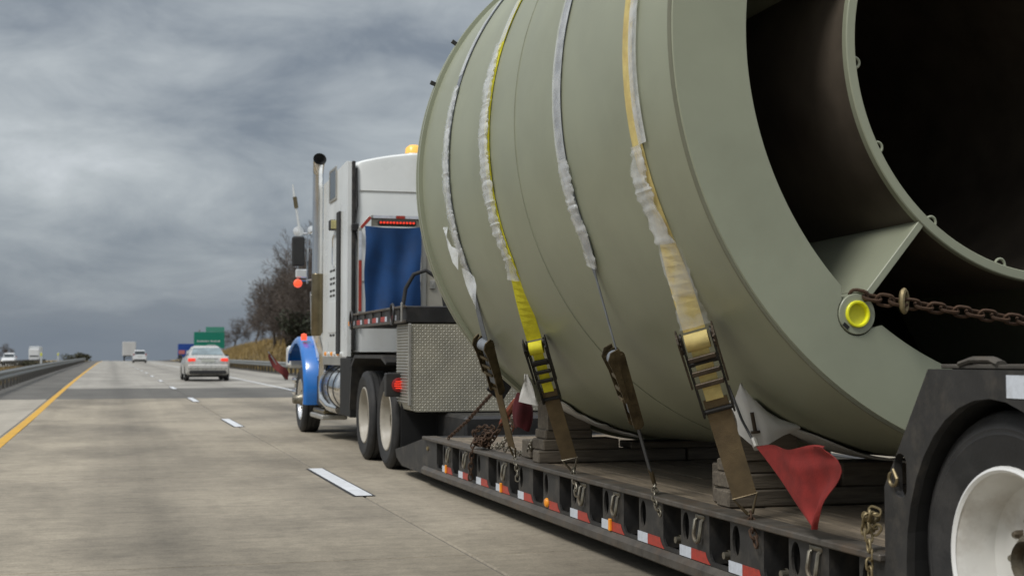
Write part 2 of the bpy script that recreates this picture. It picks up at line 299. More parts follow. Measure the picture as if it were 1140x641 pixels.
class MB:
    def __init__(s): s.v = []; s.f = []; s.m = []; s.sm = []
    def add(s, vs, fs, mi=0, smooth=False, M=None):
        o = len(s.v)
        s.v += [tuple(M @ Vector(p)) if M is not None else tuple(p) for p in vs]
        for f in fs: s.f.append([i + o for i in f]); s.m.append(mi); s.sm.append(smooth)
        return s
    def box(s, lo, hi, bev=0.0, mi=0, M=None):
        lo = Vector(lo); hi = Vector(hi); c = (lo + hi) / 2; h = (hi - lo) / 2
        h = Vector((abs(h.x), abs(h.y), abs(h.z)))
        bev = min(bev, 0.45 * min(h))
        if bev <= 0:
            vs = [(c.x + h.x * a, c.y + h.y * b, c.z + h.z * d) for a in (-1, 1) for b in (-1, 1) for d in (-1, 1)]
            return s.add(vs, [(0, 1, 3, 2), (4, 6, 7, 5), (0, 4, 5, 1), (2, 3, 7, 6), (0, 2, 6, 4), (1, 5, 7, 3)], mi, False, M)
        vs = []; idx = {}
        for a in (-1, 1):
            for b in (-1, 1):
                for d in (-1, 1):
                    for k in range(3):
                        e = [h.x - bev, h.y - bev, h.z - bev]; e[k] += bev
                        idx[(a, b, d, k)] = len(vs); vs.append((c.x + a * e[0], c.y + b * e[1], c.z + d * e[2]))
        fs = []
        def key(sg, k): return idx[(*sg, k)]
        for k in range(3):
            o = [i for i in range(3) if i != k]
            for sg in (-1, 1):
                q = []
                for (p, r) in ((-1, -1), (1, -1), (1, 1), (-1, 1)):
                    t = [0, 0, 0]; t[k] = sg; t[o[0]] = p; t[o[1]] = r; q.append(key(t, k))
                fs.append(q)
        for k in range(3):
            o = [i for i in range(3) if i != k]
            for p in (-1, 1):
                for r in (-1, 1):
                    t = [0, 0, 0]; t[o[0]] = p; t[o[1]] = r; t2 = list(t); t[k] = -1; t2[k] = 1
                    fs.append([key(t, o[0]), key(t2, o[0]), key(t2, o[1]), key(t, o[1])])
        for a in (-1, 1):
            for b in (-1, 1):
                for d in (-1, 1): fs.append([idx[(a, b, d, k)] for k in range(3)])
        return s.add(vs, fs, mi, False, M)
    def tube(s, pts, r, n=8, mi=0, closed=False, cap=True, flat=1.0, M=None):
        pts = [Vector(p) for p in pts]; k = len(pts); vs = []; fs = []; a_prev = None
        for i, p in enumerate(pts):
            if closed: d = pts[(i + 1) % k] - pts[i - 1]
            else: d = pts[min(i + 1, k - 1)] - pts[max(i - 1, 0)]
            if d.length < 1e-9: d = Vector((0, 0, 1))
            d.normalize()
            if a_prev is None: a, b, _ = basis(d)
            else:
                a = a_prev - d * a_prev.dot(d)
                a = a.normalized() if a.length > 1e-6 else basis(d)[0]
                b = d.cross(a)
            a_prev = a; rr = r[i] if isinstance(r, (list, tuple)) else r
            for j in range(n):
                t = 2 * PI * j / n; vs.append(p + a * (rr * math.cos(t)) + b * (rr * flat * math.sin(t)))
        for i in range(k if closed else k - 1):
            for j in range(n):
                i2 = (i + 1) % k; fs.append((i * n + j, i * n + (j + 1) % n, i2 * n + (j + 1) % n, i2 * n + j))
        if cap and not closed: fs += [tuple(range(n))[::-1], tuple(range((k - 1) * n, k * n))]
        return s.add(vs, fs, mi, True, M)
    def lathe(s, prof, org, axis, n=32, mi=0, up=(0, 0, 1), close=False, a0=0.0, a1=2 * PI, smooth=True, M=None):
        a, b, d = basis(axis, up); org = Vector(org); vs = []; fs = []; full = abs(a1 - a0 - 2 * PI) < 1e-6
        cnt = n if full else n + 1
        for (r, h) in prof:
            for j in range(cnt):
                t = a0 + (a1 - a0) * j / n; vs.append(org + d * h + a * (r * math.cos(t)) + b * (r * math.sin(t)))
        k = len(prof)
        for i in range(k if close else k - 1):
            i2 = (i + 1) % k
            for j in range(n):
                j2 = (j + 1) % cnt; fs.append((i * cnt + j, i * cnt + j2, i2 * cnt + j2, i2 * cnt + j))
        return s.add(vs, fs, mi, smooth, M)
    def plate(s, outline, holes, fn, t, mi=0):
        # outline / holes: 2D loops; fn(u, v, w) -> 3D; thickness t along w
        bm = bmesh.new(); edges = []
        for lp in [outline] + list(holes):
            vs = [bm.verts.new((p[0], p[1], 0)) for p in lp]
            edges += [bm.edges.new((vs[i], vs[(i + 1) % len(vs)])) for i in range(len(vs))]
        r = bmesh.ops.triangle_fill(bm, use_beauty=True, use_dissolve=False, edges=edges)
        bm.verts.index_update()
        vv = [v.co.copy() for v in bm.verts]; ff = [[v.index for v in f.verts] for f in bm.faces]
        bd = [[e.verts[0].index, e.verts[1].index] for e in edges if e.is_valid]; N = len(vv)
        vs = [fn(c.x, c.y, 0) for c in vv] + [fn(c.x, c.y, t) for c in vv]
        fs = ff + [[i + N for i in reversed(f)] for f in ff] + [[a, b, b + N, a + N] for a, b in bd]
        bm.free(); return s.add(vs, fs, mi)
    def mesh(s, name, mats, off=None, angle=35, fixn=True):
        me = bpy.data.meshes.new(name); off = off or Vector((0, 0, 0))
        me.from_pydata([(p[0] - off.x, p[1] - off.y, p[2] - off.z) for p in s.v], [], s.f)
        for m in (mats if isinstance(mats, (list, tuple)) else [mats]): me.materials.append(m)
        me.polygons.foreach_set('material_index', s.m); me.polygons.foreach_set('use_smooth', s.sm)
        if fixn and len(s.f) < 60000:
            bm = bmesh.new(); bm.from_mesh(me); bmesh.ops.recalc_face_normals(bm, faces=bm.faces); bm.to_mesh(me); bm.free()
        me.update()
        if any(s.sm): me.set_sharp_from_angle(angle=R(angle))
        return me
    def build(s, name, mats, parent=None, angle=35, fixn=True):
        off = ORG.get(parent, Vector((0, 0, 0)))
        o = bpy.data.objects.new(name, s.mesh(name, mats, off, angle, fixn)); COL.objects.link(o)
        if parent is not None: o.parent = parent; ORG[o] = off
        return o
def inst(me, name, parent=None, loc=(0, 0, 0), rot=(0, 0, 0), M=None, scale=None):
    """a shared-mesh object placed in world coordinates"""
    o = bpy.data.objects.new(name, me); COL.objects.link(o)
    off = ORG.get(parent, Vector((0, 0, 0)))
    if M is not None: o.matrix_local = Matrix.Translation(-off) @ M
    else:
        o.location = Vector(loc) - off; o.rotation_euler = rot
        if scale: o.scale = scale
    if parent is not None: o.parent = parent; ORG[o] = Vector(loc) if M is None else M.translation.copy()
    return o
def copy_tree(o, parent=None):
    c = o.copy(); COL.objects.link(c)
    if parent is not None: c.parent = parent
    for ch in list(o.children): copy_tree(ch, c)
    return c
def rrect(w, h, r, n=4, cx=0, cy=0):
    pts = []
    for (sx_, sy_, a0) in ((1, 1, 0), (-1, 1, 90), (-1, -1, 180), (1, -1, 270)):
        for i in range(n + 1):
            a = R(a0 + 90 * i / n); pts.append((cx + sx_ * (w / 2 - r) + r * math.cos(a), cy + sy_ * (h / 2 - r) + r * math.sin(a)))
    return pts
def oval(w, h, n=14, cx=0, cy=0): return [(cx + w / 2 * math.cos(2 * PI * i / n), cy + h / 2 * math.sin(2 * PI * i / n)) for i in range(n)]
def lerp(a, b, t): return a + (b - a) * t

# ------------------------------------------------------------------ ground, road
def road_z(y):
    if y < 28: return 0.0
    z = 0.175 * (1 - math.exp(-(y - 28) / 36.0))
    if y > 200: z -= (y - 200) * 0.0020
    if y > 320: z -= (y - 320) ** 1.15 * 0.008
    return max(z, -14.0)
def sst(a, b, x):
    if b < a: return 1 - sst(b, a, x) if False else sst(-a, -b, -x)
    t = min(1, max(0, (x - a) / (b - a))); return t * t * (3 - 2 * t)
def terr_z(x, y):
    z = road_z(y) - 0.02
    nz = 0.15 * math.sin(x * 0.31 + y * 0.07) + 0.12 * math.sin(x * 0.13 - y * 0.11 + 1.7)
    if x > 9.6:
        z += sst(10.2, 17, x) * (2.15 * sst(72, 100, y) * (1 - sst(165, 230, y)) + 0.3) + sst(10, 14, x) * nz * 0.8
    if x < -3.6:
        k = sst(-3.6, -8, x)
        z += -0.5 * sst(-3.6, -6.0, x) * (1 - sst(-9, -11.5, x)) + k * nz * 0.3 - 0.40 * sst(-8, -11.5, x) * sst(60, 190, y)
        if x < -22: z += sst(-22, -60, x) * 2.5 + nz
    if -3.6 <= x <= 9.6: z -= 0.05
    return z
xs = [-3000, -1200, -500, -250, -140, -90, -60, -45, -34, -28, -24, -20, -16, -12, -10.5, -9, -7.5, -6, -5, -4.2, -3.6, -1, 2, 6, 9.6, 10.4, 11.2, 12.2, 13.2, 14.5, 16, 18, 21, 25, 30, 38, 50, 70, 110, 200, 400, 1000, 3000]
ys = [-400, -120, -50, -20, -5] + list(range(0, 60, 6)) + list(range(60, 260, 5)) + list(range(260, 480, 12)) + [500, 560, 650, 800, 1100, 1600, 2400, 3500]
g = MB(); NX = len(xs)
g.add([(x, y, terr_z(x, y) - (0 if y < 900 else 0)) for y in ys for x in xs], [(j * NX + i, j * NX + i + 1, (j + 1) * NX + i + 1, (j + 1) * NX + i) for j in range(len(ys) - 1) for i in range(NX - 1)], 0, True)
tag(g.build('ground', terr_m, angle=180), 'dry grass verge, median and bank beside the highway', kind='structure')

LX0, LX1, LX2, SHR, SHL = -1.45, 2.17, 5.85, 9.3, -3.3
ROAD_Y = [-30, 0, 10, 20, 30] + list(range(34, 120, 4)) + list(range(120, 330, 10)) + list(range(330, 620, 15))
def strip(x0, x1, ya, yb, dz, mb, step=None, mi=0):
    yy = [ya] + [y for y in ROAD_Y if ya < y < yb] + [yb]
    vs = []
    for y in yy: vs += [(x0, y, road_z(y) + dz), (x1, y, road_z(y) + dz)]
    mb.add(vs, [(2 * i, 2 * i + 1, 2 * i + 3, 2 * i + 2) for i in range(len(yy) - 1)], mi, True)
rd = MB(); strip(SHL - 0.15, SHR + 0.1, -30, 620, -0.012, rd)
road = rd.build('road', asphalt, angle=180); tag(road, 'grey concrete highway running up to a low crest', kind='structure')
# pavement slabs, one object each, with open joints between them
slab_cache = {}
def slab(x0, x1, ya, yb, m, key, th=0.02):
    k = (key, round(x1 - x0, 3), round(yb - ya, 3), round(road_z(ya), 3), round(road_z(yb), 3))
    if k not in slab_cache:
        mb = MB(); w = x1 - x0; l = yb - ya; za, zb = road_z(ya) - road_z((ya + yb) / 2), road_z(yb) - road_z((ya + yb) / 2)
        b = 0.012
        top = [(b, b, za), (w - b, b, za), (w - b, l - b, zb), (b, l - b, zb)]; low = [(0, 0, za - th), (w, 0, za - th), (w, l, zb - th), (0, l, zb - th)]
        mid = [(0.004, 0.004, za - 0.008), (w - 0.004, 0.004, za - 0.008), (w - 0.004, l - 0.004, zb - 0.008), (0.004, l - 0.004, zb - 0.008)]
        mb.add(top + mid + low, [(0, 1, 2, 3)] + [(i, (i + 1) % 4, 4 + (i + 1) % 4, 4 + i) for i in range(4)] + [(4 + i, 4 + (i + 1) % 4, 8 + (i + 1) % 4, 8 + i) for i in range(4)])
        slab_cache[k] = mb.mesh('pavement_slab', m)
    inst(slab_cache[k], 'pavement_slab', road, (x0, ya, road_z((ya + yb) / 2)))
LJ = 0.006
lanes = [(SHL, LX0 - 0.12), (LX0 - 0.12, LX1), (LX1, LX2 + 0.1), (LX2 + 0.1, SHR)]
y = -9.9
jts = []
while y < 38: jts.append(y); y += 6.1
jts.append(39.3)
for i in range(len(jts) - 1):
    for q, (a, b) in enumerate(lanes):
        slab(a + LJ, b - LJ, jts[i] + LJ, jts[i + 1] - LJ, conc_sh if q in (0,) else conc, 'n' + ('s' if q == 0 else ''))
for q, (a, b) in enumerate(lanes): slab(a + LJ, b - LJ, 39.3 + LJ, 50.0, conc_dark, 'd')
jts = [50.0 + 7.6 * i for i in range(14)]
for i in range(len(jts) - 1):
    for q, (a, b) in enumerate(lanes):
        slab(a + LJ, b - LJ, jts[i] + LJ, jts[i + 1] - LJ, conc_dark if q == 0 else conc_far, 'f' + ('s' if q == 0 else ''))
fr = MB(); strip(LX0 - 0.12, SHR, jts[-1], 620, 0.0, fr); fr.build('far_pavement', conc_far, road, angle=180)
fr = MB(); strip(SHL, LX0 - 0.13, jts[-1], 620, 0.0, fr); fr.build('far_shoulder', conc_dark, road, angle=180)
# markings
mk = MB(); strip(LX0 - 0.075, LX0 + 0.075, -20, 600, 0.0045, mk); mk.build('edge_line', mark_yellow, road, angle=180)
mk = MB(); strip(LX2 - 0.06, LX2 + 0.06, -20, 600, 0.0045, mk); mk.build('edge_line', mark_white, road, angle=180)
yy = 12.12 - 12.19
while yy < 330:
    mk = MB(); strip(LX1 - 0.10, LX1 + 0.10, yy - 0.02, yy + 3.06, 0.004, mk); mk.build('dash_border', mark_black, road, angle=180)
    mk = MB(); strip(LX1 - 0.075, LX1 + 0.075, yy, yy + 3.03, 0.0085, mk); mk.build('lane_dash', mark_white, road, angle=180)
    yy += 12.19
# opposite carriageway
op = MB()
yy2 = [-30, 0, 30] + list(range(40, 330, 10)) + list(range(330, 620, 20))
op.add([(x, y, terr_z(-14, y) + 0.06) for y in yy2 for x in (-20.5, -11.8)], [(2 * i, 2 * i + 1, 2 * i + 3, 2 * i + 2) for i in range(len(yy2) - 1)], 0, True)
tag(op.build('opposite_road', conc_far, angle=180), 'opposite carriageway beyond the grass median', kind='structure')
def opp_z(y): return terr_z(-14, y) + 0.06

dirt_shade_m = mat('verge_dirt_shade', (0.060, 0.053, 0.042), 0.95, var=0.4, scale=0.8)  # dark dirt with the shade under the rails put into its colour
for (xa, xb, lb_) in ((-6.2, -3.46, 'strip of dark dirt and painted shade beneath the left guardrail'), (9.41, 12.4, 'strip of dark dirt and painted shade beneath the right guardrail')):
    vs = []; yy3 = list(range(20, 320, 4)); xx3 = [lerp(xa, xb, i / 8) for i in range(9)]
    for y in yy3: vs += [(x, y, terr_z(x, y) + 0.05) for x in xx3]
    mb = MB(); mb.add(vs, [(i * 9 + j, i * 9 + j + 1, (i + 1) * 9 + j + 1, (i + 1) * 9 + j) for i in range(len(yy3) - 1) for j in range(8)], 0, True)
    tag(mb.build('verge', dirt_shade_m, angle=180), lb_, kind='structure')
# ------------------------------------------------------------------ guardrails
def guardrail(xf, ya, yb, side, label, h=0.72):
    t = thing('guardrail', label, 'guardrail', (xf((ya + yb) / 2), (ya + yb) / 2, 0), 'highway guardrails')
    prof = [(0, -0.155), (0.02, -0.14), (0.075, -0.10), (0.075, -0.06), (0.01, -0.02), (0.01, 0.02), (0.075, 0.06), (0.075, 0.10), (0.02, 0.14), (0, 0.155)]
    n = int((yb - ya) / 4); mb = MB(); vs = []; k = len(prof)
    for i in range(n + 1):
        y = lerp(ya, yb, i / n); x = xf(y)
        z = max(terr_z(x, y), road_z(y) - 0.3) + h - 0.155
        for (a, b) in prof: vs.append((x + side * a, y, z + b))
    mb.add(vs, [(i * k + j, i * k + j + 1, (i + 1) * k + j + 1, (i + 1) * k + j) for i in range(n) for j in range(k - 1)], 0, True)
    mb.build('rail', galv, t, angle=60, fixn=False)
    pm = MB(); pm.box((-0.05, -0.08, -0.6), (0.05, 0.08, 0.72), 0.01); pm.box((0.05 * side, -0.06, 0.42), (0.13 * side, 0.06, 0.70), 0.005)
    me = pm.mesh('post', post_m)
    y = ya + 0.5; c = 0
    while y < yb and c < 110:
        x = xf(y); inst(me, 'post', t, (x - side * 0.16, y, max(terr_z(x, y), road_z(y) - 0.3))); y += 1.9 if y < 150 else 3.8; c += 1
guardrail(lambda y: SHL - 0.05, 22, 215, 1, 'near side galvanised guardrail along the left shoulder')
guardrail(lambda y: -10.9, 40, 260, -1, 'farther guardrail edging the opposite carriageway across the median')
guardrail(lambda y: SHR + 0.35, 34, 205, -1, 'galvanised guardrail along the right shoulder below the grassy bank')

# ------------------------------------------------------------------ wheels
def tyre_mesh(r, w, rr, name, grooves=True):
    """axis along X, outer face towards -X, centre at the origin"""
    mb = MB(); h = w / 2
    p = [(rr, -h + 0.045), (rr + 0.012, -h + 0.02), (rr + 0.05, -h + 0.004), (lerp(rr, r, .55), -h), (lerp(rr, r, .60), -h - 0.003), (lerp(rr, r, .64), -h + 0.001), (lerp(rr, r, .70), -h - 0.002), (lerp(rr, r, .73), -h + 0.003), (r - 0.045, -h + 0.008), (r - 0.014, -h + 0.022), (r, -h + 0.045)]
    if grooves:
        for c in (-0.3, 0.0, 0.3):
            x = c * w * 0.8; p += [(r, x - 0.010), (r - 0.014, x - 0.008), (r - 0.014, x + 0.008), (r, x + 0.010)]
    p += [(r, h - 0.045), (r - 0.014, h - 0.022), (r - 0.045, h - 0.008), (lerp(rr, r, .5), h), (rr, h - 0.045)]
    mb.lathe(p, (0, 0, 0), (1, 0, 0), 48)
    return mb.mesh(name, rubber, angle=40)
def rim_mesh(rr, w, depth, name, m=rim_m, hubr=0.10):
    mb = MB(); h = w / 2
    mb.lathe([(rr + 0.012, -h + 0.045), (rr + 0.016, -h + 0.012), (rr + 0.004, -h + 0.006), (rr - 0.012, -h + 0.018), (rr - 0.02, -h + 0.05), (rr - 0.035, -h + depth * 0.55), (rr - 0.05, -h + depth * 0.9), (rr - 0.085, -h + depth), (hubr + 0.055, -h + depth - 0.005), (hubr + 0.03, -h + depth - 0.015), (hubr, -h + depth - 0.02), (hubr, -h + depth + 0.05)], (0, 0, 0), (1, 0, 0), 48)
    mb.lathe([(rr + 0.01, h - 0.045), (rr - 0.02, h - 0.07), (rr - 0.03, -h + depth * 0.6)], (0, 0, 0), (1, 0, 0), 48)
    if m is rim_m: mb.lathe([(rr + 0.014, -h + 0.012), (rr + 0.012, -h + 0.002), (rr + 0.002, -h - 0.002), (rr - 0.008, -h + 0.008), (rr - 0.004, -h + 0.014)], (0, 0, 0), (1, 0, 0), 64, 1)
    me = mb.mesh(name, [m, lip_m], angle=45); return me
def hub_mesh(hubr, w, depth, out):
    mb = MB(); h = w / 2
    mb.lathe([(hubr + 0.005, -h + depth + 0.02), (hubr, -h + depth - 0.06), (hubr * 0.75, -h + depth - 0.09), (hubr * 0.7, -h + depth - out), (hubr * 0.5, -h + depth - out - 0.015), (0.0, -h + depth - out - 0.015)], (0, 0, 0), (1, 0, 0), 20)
    for i in range(10):
        a = 2 * PI * i / 10; c = (0, (hubr + 0.045) * math.cos(a), (hubr + 0.045) * math.sin(a))
        mb.lathe([(0.017, -h + depth + 0.01), (0.017, -h + depth - 0.03), (0.010, -h + depth - 0.045), (0, -h + depth - 0.045)], c, (1, 0, 0), 6, smooth=False)
    return mb.mesh('hub', steel, angle=40)
TR, TW, RR = 0.525, 0.275, 0.318
dual_t = tyre_mesh(TR, TW, RR, 'wheel'); dual_r = rim_mesh(RR, TW, 0.16, 'rim'); trk_r = rim_mesh(RR, TW, 0.15, 'rim', dusty_rim); dual_h = hub_mesh(0.10, TW, 0.16, 0.04)
front_t = tyre_mesh(TR, 0.30, RR, 'wheel'); front_r = rim_mesh(RR, 0.30, 0.07, 'rim', chrome); front_h = hub_mesh(0.10, 0.30, 0.07, 0.17)
def wheel(parent, tm, rm, hm, loc, side=-1):
    """side -1: outer face towards -X"""
    rot = (rnd.uniform(0, 6), 0, 0) if side < 0 else (0, 0, PI)
    w = inst(tm, 'wheel', parent, loc, rot)
    for me, nm in ((rm, 'rim'), (hm, 'hub')):
        if me is None: continue
        o = bpy.data.objects.new(nm, me); COL.objects.link(o); o.parent = w
    return w

# ------------------------------------------------------------------ the steel pipe section
AX = Vector((-0.0229, 1, -0.0243)).normalized()
C0 = Vector((4.3, 0, 2.752))
PR = 1.8965
def pc(s): return C0 + AX * s
E1 = Vector((0, 0, 1)).cross(AX); E1 = -E1 if E1.x < 0 else E1; E1.normalize()   # towards +X
E2 = AX.cross(E1); E2 = -E2 if E2.z < 0 else E2; E2.normalize()
def pp(s, th, r=PR):
    a = R(th); return pc(s) + E1 * (r * math.cos(a)) + E2 * (r * math.sin(a))
S0, S1 = 5.46, 9.93
pipe = thing('steel_pipe', 'huge sage green steel pipe section lashed on the lowboy trailer', 'pipe section', (4.17, 7.6, 0.72))
def ring_surf(mb, prof, n=120, mi=0, smooth=True):
    vs = []; fs = []
    for (r, s) in prof:
        for j in range(n): vs.append(pp(s, 360 * j / n, r))
    for i in range(len(prof) - 1):
        for j in range(n): fs.append((i * n + j, i * n + (j + 1) % n, (i + 1) * n + (j + 1) % n, (i + 1) * n + j))
    mb.add(vs, fs, mi, smooth)
mb = MB(); ring_surf(mb, [(PR - 0.006, S0 + 0.0), (PR, S0 + 0.008), (PR, S0 + 0.06), (PR, 7.65), (PR, S1 - 0.1), (PR, S1)], 160)
# skin welds: two round seams and a lengthwise one
mb.build('shell', paint, pipe, angle=30)
mb = MB(); N = 160
mb.tube([pp(7.665, 360 * j / N, PR + 0.0005) for j in range(N)], 0.005, 6, 0, closed=True); mb.build('weld_seam', girth_m, pipe)
mb = MB(); mb.tube([pp(S0 + 0.016, 360 * j / N, PR + 0.001) for j in range(N)], 0.011, 6, 0, closed=True); mb.build('edge_bead', seam_m, pipe)
mb = MB(); ring_surf(mb, [(PR, S1 - 0.05), (PR + 0.03, S1 - 0.05), (PR + 0.03, S1 - 0.014), (PR - 0.02, S1 - 0.012), (PR - 0.02, S1), (PR + 0.03, S1 + 0.002), (PR + 0.03, S1 + 0.035), (PR - 0.1, S1 + 0.035)], 160); mb.build('front_flange', paint, pipe, angle=30)
for th in (147.5, 158.0):
    mb = MB(); c = pp(S1, th, PR + 0.05); u, v, w = basis(c - pc(S1)); M = Matrix.Translation(c) @ Matrix((u, v, w)).transposed().to_4x4()
    mb.box((-0.008, -0.015, -0.05), (0.008, 0.015, 0.02), 0.003, 0, M); mb.build('flange_clip', black, pipe)
RI = 1.545
LUG_TH, LUG_R = 229.3, 1.585
# end annulus: flat ring, notched where the trunnion sits
n = 220; outl = []; innr = []
out2 = [((PR - 0.006) * math.cos(2 * PI * i / n), (PR - 0.006) * math.sin(2 * PI * i / n)) for i in range(n)]
in2 = []
d0 = 3.6
for i in range(n):
    a = 360 * i / n
    r = RI
    in2.append((r * math.cos(R(a)), r * math.sin(R(a))))
# replace the points near the lug by a U-shaped notch round the trunnion
lx, ly = LUG_R * math.cos(R(LUG_TH)), LUG_R * math.sin(R(LUG_TH))
def polar(p): return math.degrees(math.atan2(p[1], p[0])) % 360
tdir = (-math.sin(R(LUG_TH)), math.cos(R(LUG_TH))); rdir = (math.cos(R(LUG_TH)), math.sin(R(LUG_TH)))
NW = 0.096
notch = []
for a in range(-90, 91, 15):
    notch.append((lx + NW * (tdir[0] * math.sin(R(a)) + rdir[0] * math.cos(R(a))), ly + NW * (tdir[1] * math.sin(R(a)) + rdir[1] * math.cos(R(a)))))
half = math.degrees(NW / RI)
in2 = [p for p in in2 if abs(polar(p) - LUG_TH) > half + 0.3]
idx = next(i for i, p in enumerate(in2) if polar(p) > LUG_TH)
in2 = in2[:idx] + notch + in2[idx:]
def face_fn(s): return lambda u, v, w: pc(s + w) + E1 * u + E2 * v
mb = MB(); mb.plate(out2, [in2], face_fn(S0), 0.03); mb.build('end_face', paint, pipe)
# inner wall with shade put into its colour; front disc added to darken inside
mb = MB(); ring_surf(mb, [(RI + 0.02, S0 + 0.03), (PR - 0.03, S0 + 0.04), (PR - 0.03, S1 - 0.02), (0.0, S1 - 0.02)], 96); mb.build('inner_wall', inside_shade, pipe)
R2 = 1.03
mb = MB(); ring_surf(mb, [(R2 + 0.022, S0 + 0.035), (R2 + 0.022, S0 + 0.004), (R2 + 0.017, S0), (R2 - 0.020, S0), (R2 - 0.025, S0 + 0.006), (R2 - 0.025, S0 + 0.12)], 140); mb.build('inner_ring', paint, pipe, angle=30)
mb = MB(); ring_surf(mb, [(R2 + 0.021, S0 + 0.035), (R2 + 0.021, S1 - 0.03)], 96); ring_surf(mb, [(R2 - 0.024, S0 + 0.12), (R2 - 0.024, S1 - 0.03)], 96); mb.build('inner_tube', inside_shade, pipe, angle=30)
for k in range(5):
    th = 229.0 + 72 * k
    mb = MB(); rad = E1 * math.cos(R(th)) + E2 * math.sin(R(th)); tan = -E1 * math.sin(R(th)) + E2 * math.cos(R(th))
    M = Matrix.Translation(pc(S0 + 0.004)) @ Matrix((rad, tan, AX)).transposed().to_4x4()
    mb.box((R2 + 0.015, -0.017, 0.002), (RI - 0.075 if k == 0 else PR - 0.04, 0.017, 2.2), 0.003, 0, M)
    if k == 0: mb.box((RI - 0.076, -0.017, 0.14), (PR - 0.04, 0.017, 2.2), 0.003, 0, M)
    mb.build('radial_plate', paint, pipe)
# trunnion with its yellow cap and key slot
lug_c = pc(S0) + E1 * lx + E2 * ly
mb = MB(); mb.lathe([(0.0, 0.10), (0.090, 0.10), (0.090, -0.002), (0.087, -0.006), (0.054, -0.006), (0.054, 0.01)], lug_c, AX, 40)
lug = mb.build('trunnion', paint, pipe)
mb = MB(); mb.lathe([(0.059, 0.002), (0.059, -0.014), (0.056, -0.017), (0.049, -0.017), (0.047, -0.014), (0.046, 0.006)], lug_c, AX, 36); mb.build('cap_rim', yel_rim, lug)
mb = MB(); mb.lathe([(0.047, 0.005), (0.036, 0.008), (0.0, 0.010)], lug_c, AX, 30); mb.build('cap', yel_cap, lug)
kc = lug_c + E1 * -0.058 + E2 * -0.052 - AX * 0.004; mb = MB(); mb.box((-0.016, -0.004, -0.008), (0.016, 0.004, 0.008), 0, 0, Matrix.Translation(kc) @ Matrix((E1, AX, E2)).transposed().to_4x4() @ Matrix.Rotation(R(40), 4, 'Y')); mb.build('key_slot', pocket_m, lug)
for th in (184.4, 207.0, 231.4, 254.8, 282, 300):
    rad = E1 * math.cos(R(th)) + E2 * math.sin(R(th)); tan = -E1 * math.sin(R(th)) + E2 * math.cos(R(th)); c = pc(S0 + 0.03) + rad * (R2 - 0.026)
    pts = [c + tan * (0.026 * math.cos(R(a))) - rad * (0.030 * math.sin(R(a))) for a in range(0, 181, 15)]
    mb = MB(); mb.tube(pts, 0.0065, 6); mb.build('lifting_eye', paint, pipe)

# ------------------------------------------------------------------ chains
def link_mesh(L, W, r, m):
    pts = []
    n = 6
    for i in range(n + 1):
        a = -90 + 180 * i / n; pts.append(((L / 2 - W / 2) + W / 2 * math.cos(R(a)), W / 2 * math.sin(R(a)), 0))
    for i in range(n + 1):
        a = 90 + 180 * i / n; pts.append((-(L / 2 - W / 2) + W / 2 * math.cos(R(a)), W / 2 * math.sin(R(a)), 0))
    mb = MB(); mb.tube(pts, r, 6, 0, closed=True); return mb.mesh('chain_link', m, angle=60)
links = {}
def chain(name, label, pts, m, L=0.055, cat='chain', sag=0.0, end_hook=None, jitter=0.0, twist0=0.0):
    pts = [Vector(p) for p in pts]
    key = (m.name, L)
    if key not in links: links[key] = link_mesh(L, L * 0.62, L * 0.105, m)
    t = thing(name, label, cat, pts[0], 'lashing chains on the trailer')
    # walk along the polyline with evenly spaced links
    seg = []; tot = 0
    for a, b in zip(pts[:-1], pts[1:]): seg.append((tot, (b - a).length, a, b)); tot += (b - a).length
    pitch = L * 0.74; n = max(2, int(tot / pitch))
    def at(d):
        for (s0, l, a, b) in seg:
            if d <= s0 + l + 1e-6: return a + (b - a) * ((d - s0) / l)
        return pts[-1].copy()
    for i in range(n):
        d0 = i * pitch; p = at(d0 + pitch / 2); q0, q1 = at(d0), at(d0 + pitch)
        d = (q1 - q0); d = d.normalized() if d.length > 1e-6 else Vector((1, 0, 0))
        if sag: p.z -= sag * 4 * (d0 / tot) * (1 - d0 / tot)
        a, b, _ = basis(d); ang = (0 if i % 2 else PI / 2) + twist0 + rnd.uniform(-.2, .2)
        y = a * math.cos(ang) + b * math.sin(ang); z = d.cross(y)
        if jitter: p += Vector((rnd.uniform(-1, 1), rnd.uniform(-1, 1), rnd.uniform(-1, 1))) * jitter
        M = Matrix.Translation(p) @ Matrix((d, y, z)).transposed().to_4x4()
        inst(links[key], 'chain_link', t, M=M)
    return t
def hook_part(t, c, size, m, rot=0.0, name='hook', axis=0):
    pts = []
    for a in range(-60, 200, 20):
        u = size * 0.5 * math.cos(R(a)); v = size * 0.5 * math.sin(R(a)) - size * 0.3; pts.append((u, 0, -v) if axis else (0, u, -v))
    pts = [(0, 0, size * 0.7)] + [(p[0], p[1], p[2] - size * 0.25) for p in reversed(pts)]
    mb = MB(); M = Matrix.Translation(c) @ Matrix.Rotation(rot, 4, 'Z'); mb.tube(pts, [size * .1] + [size * 0.13] * (len(pts) - 2) + [size * 0.05], 7, 0, M=M); return mb.build(name, m, t)

# ------------------------------------------------------------------ lowboy trailer
XS = 2.915      # left face of the trailer
trl = thing('lowboy_trailer', 'black lowboy trailer with weathered wooden deck and red and white reflective tape', 'trailer', (4.2, 9, 0))
XR = 5.50
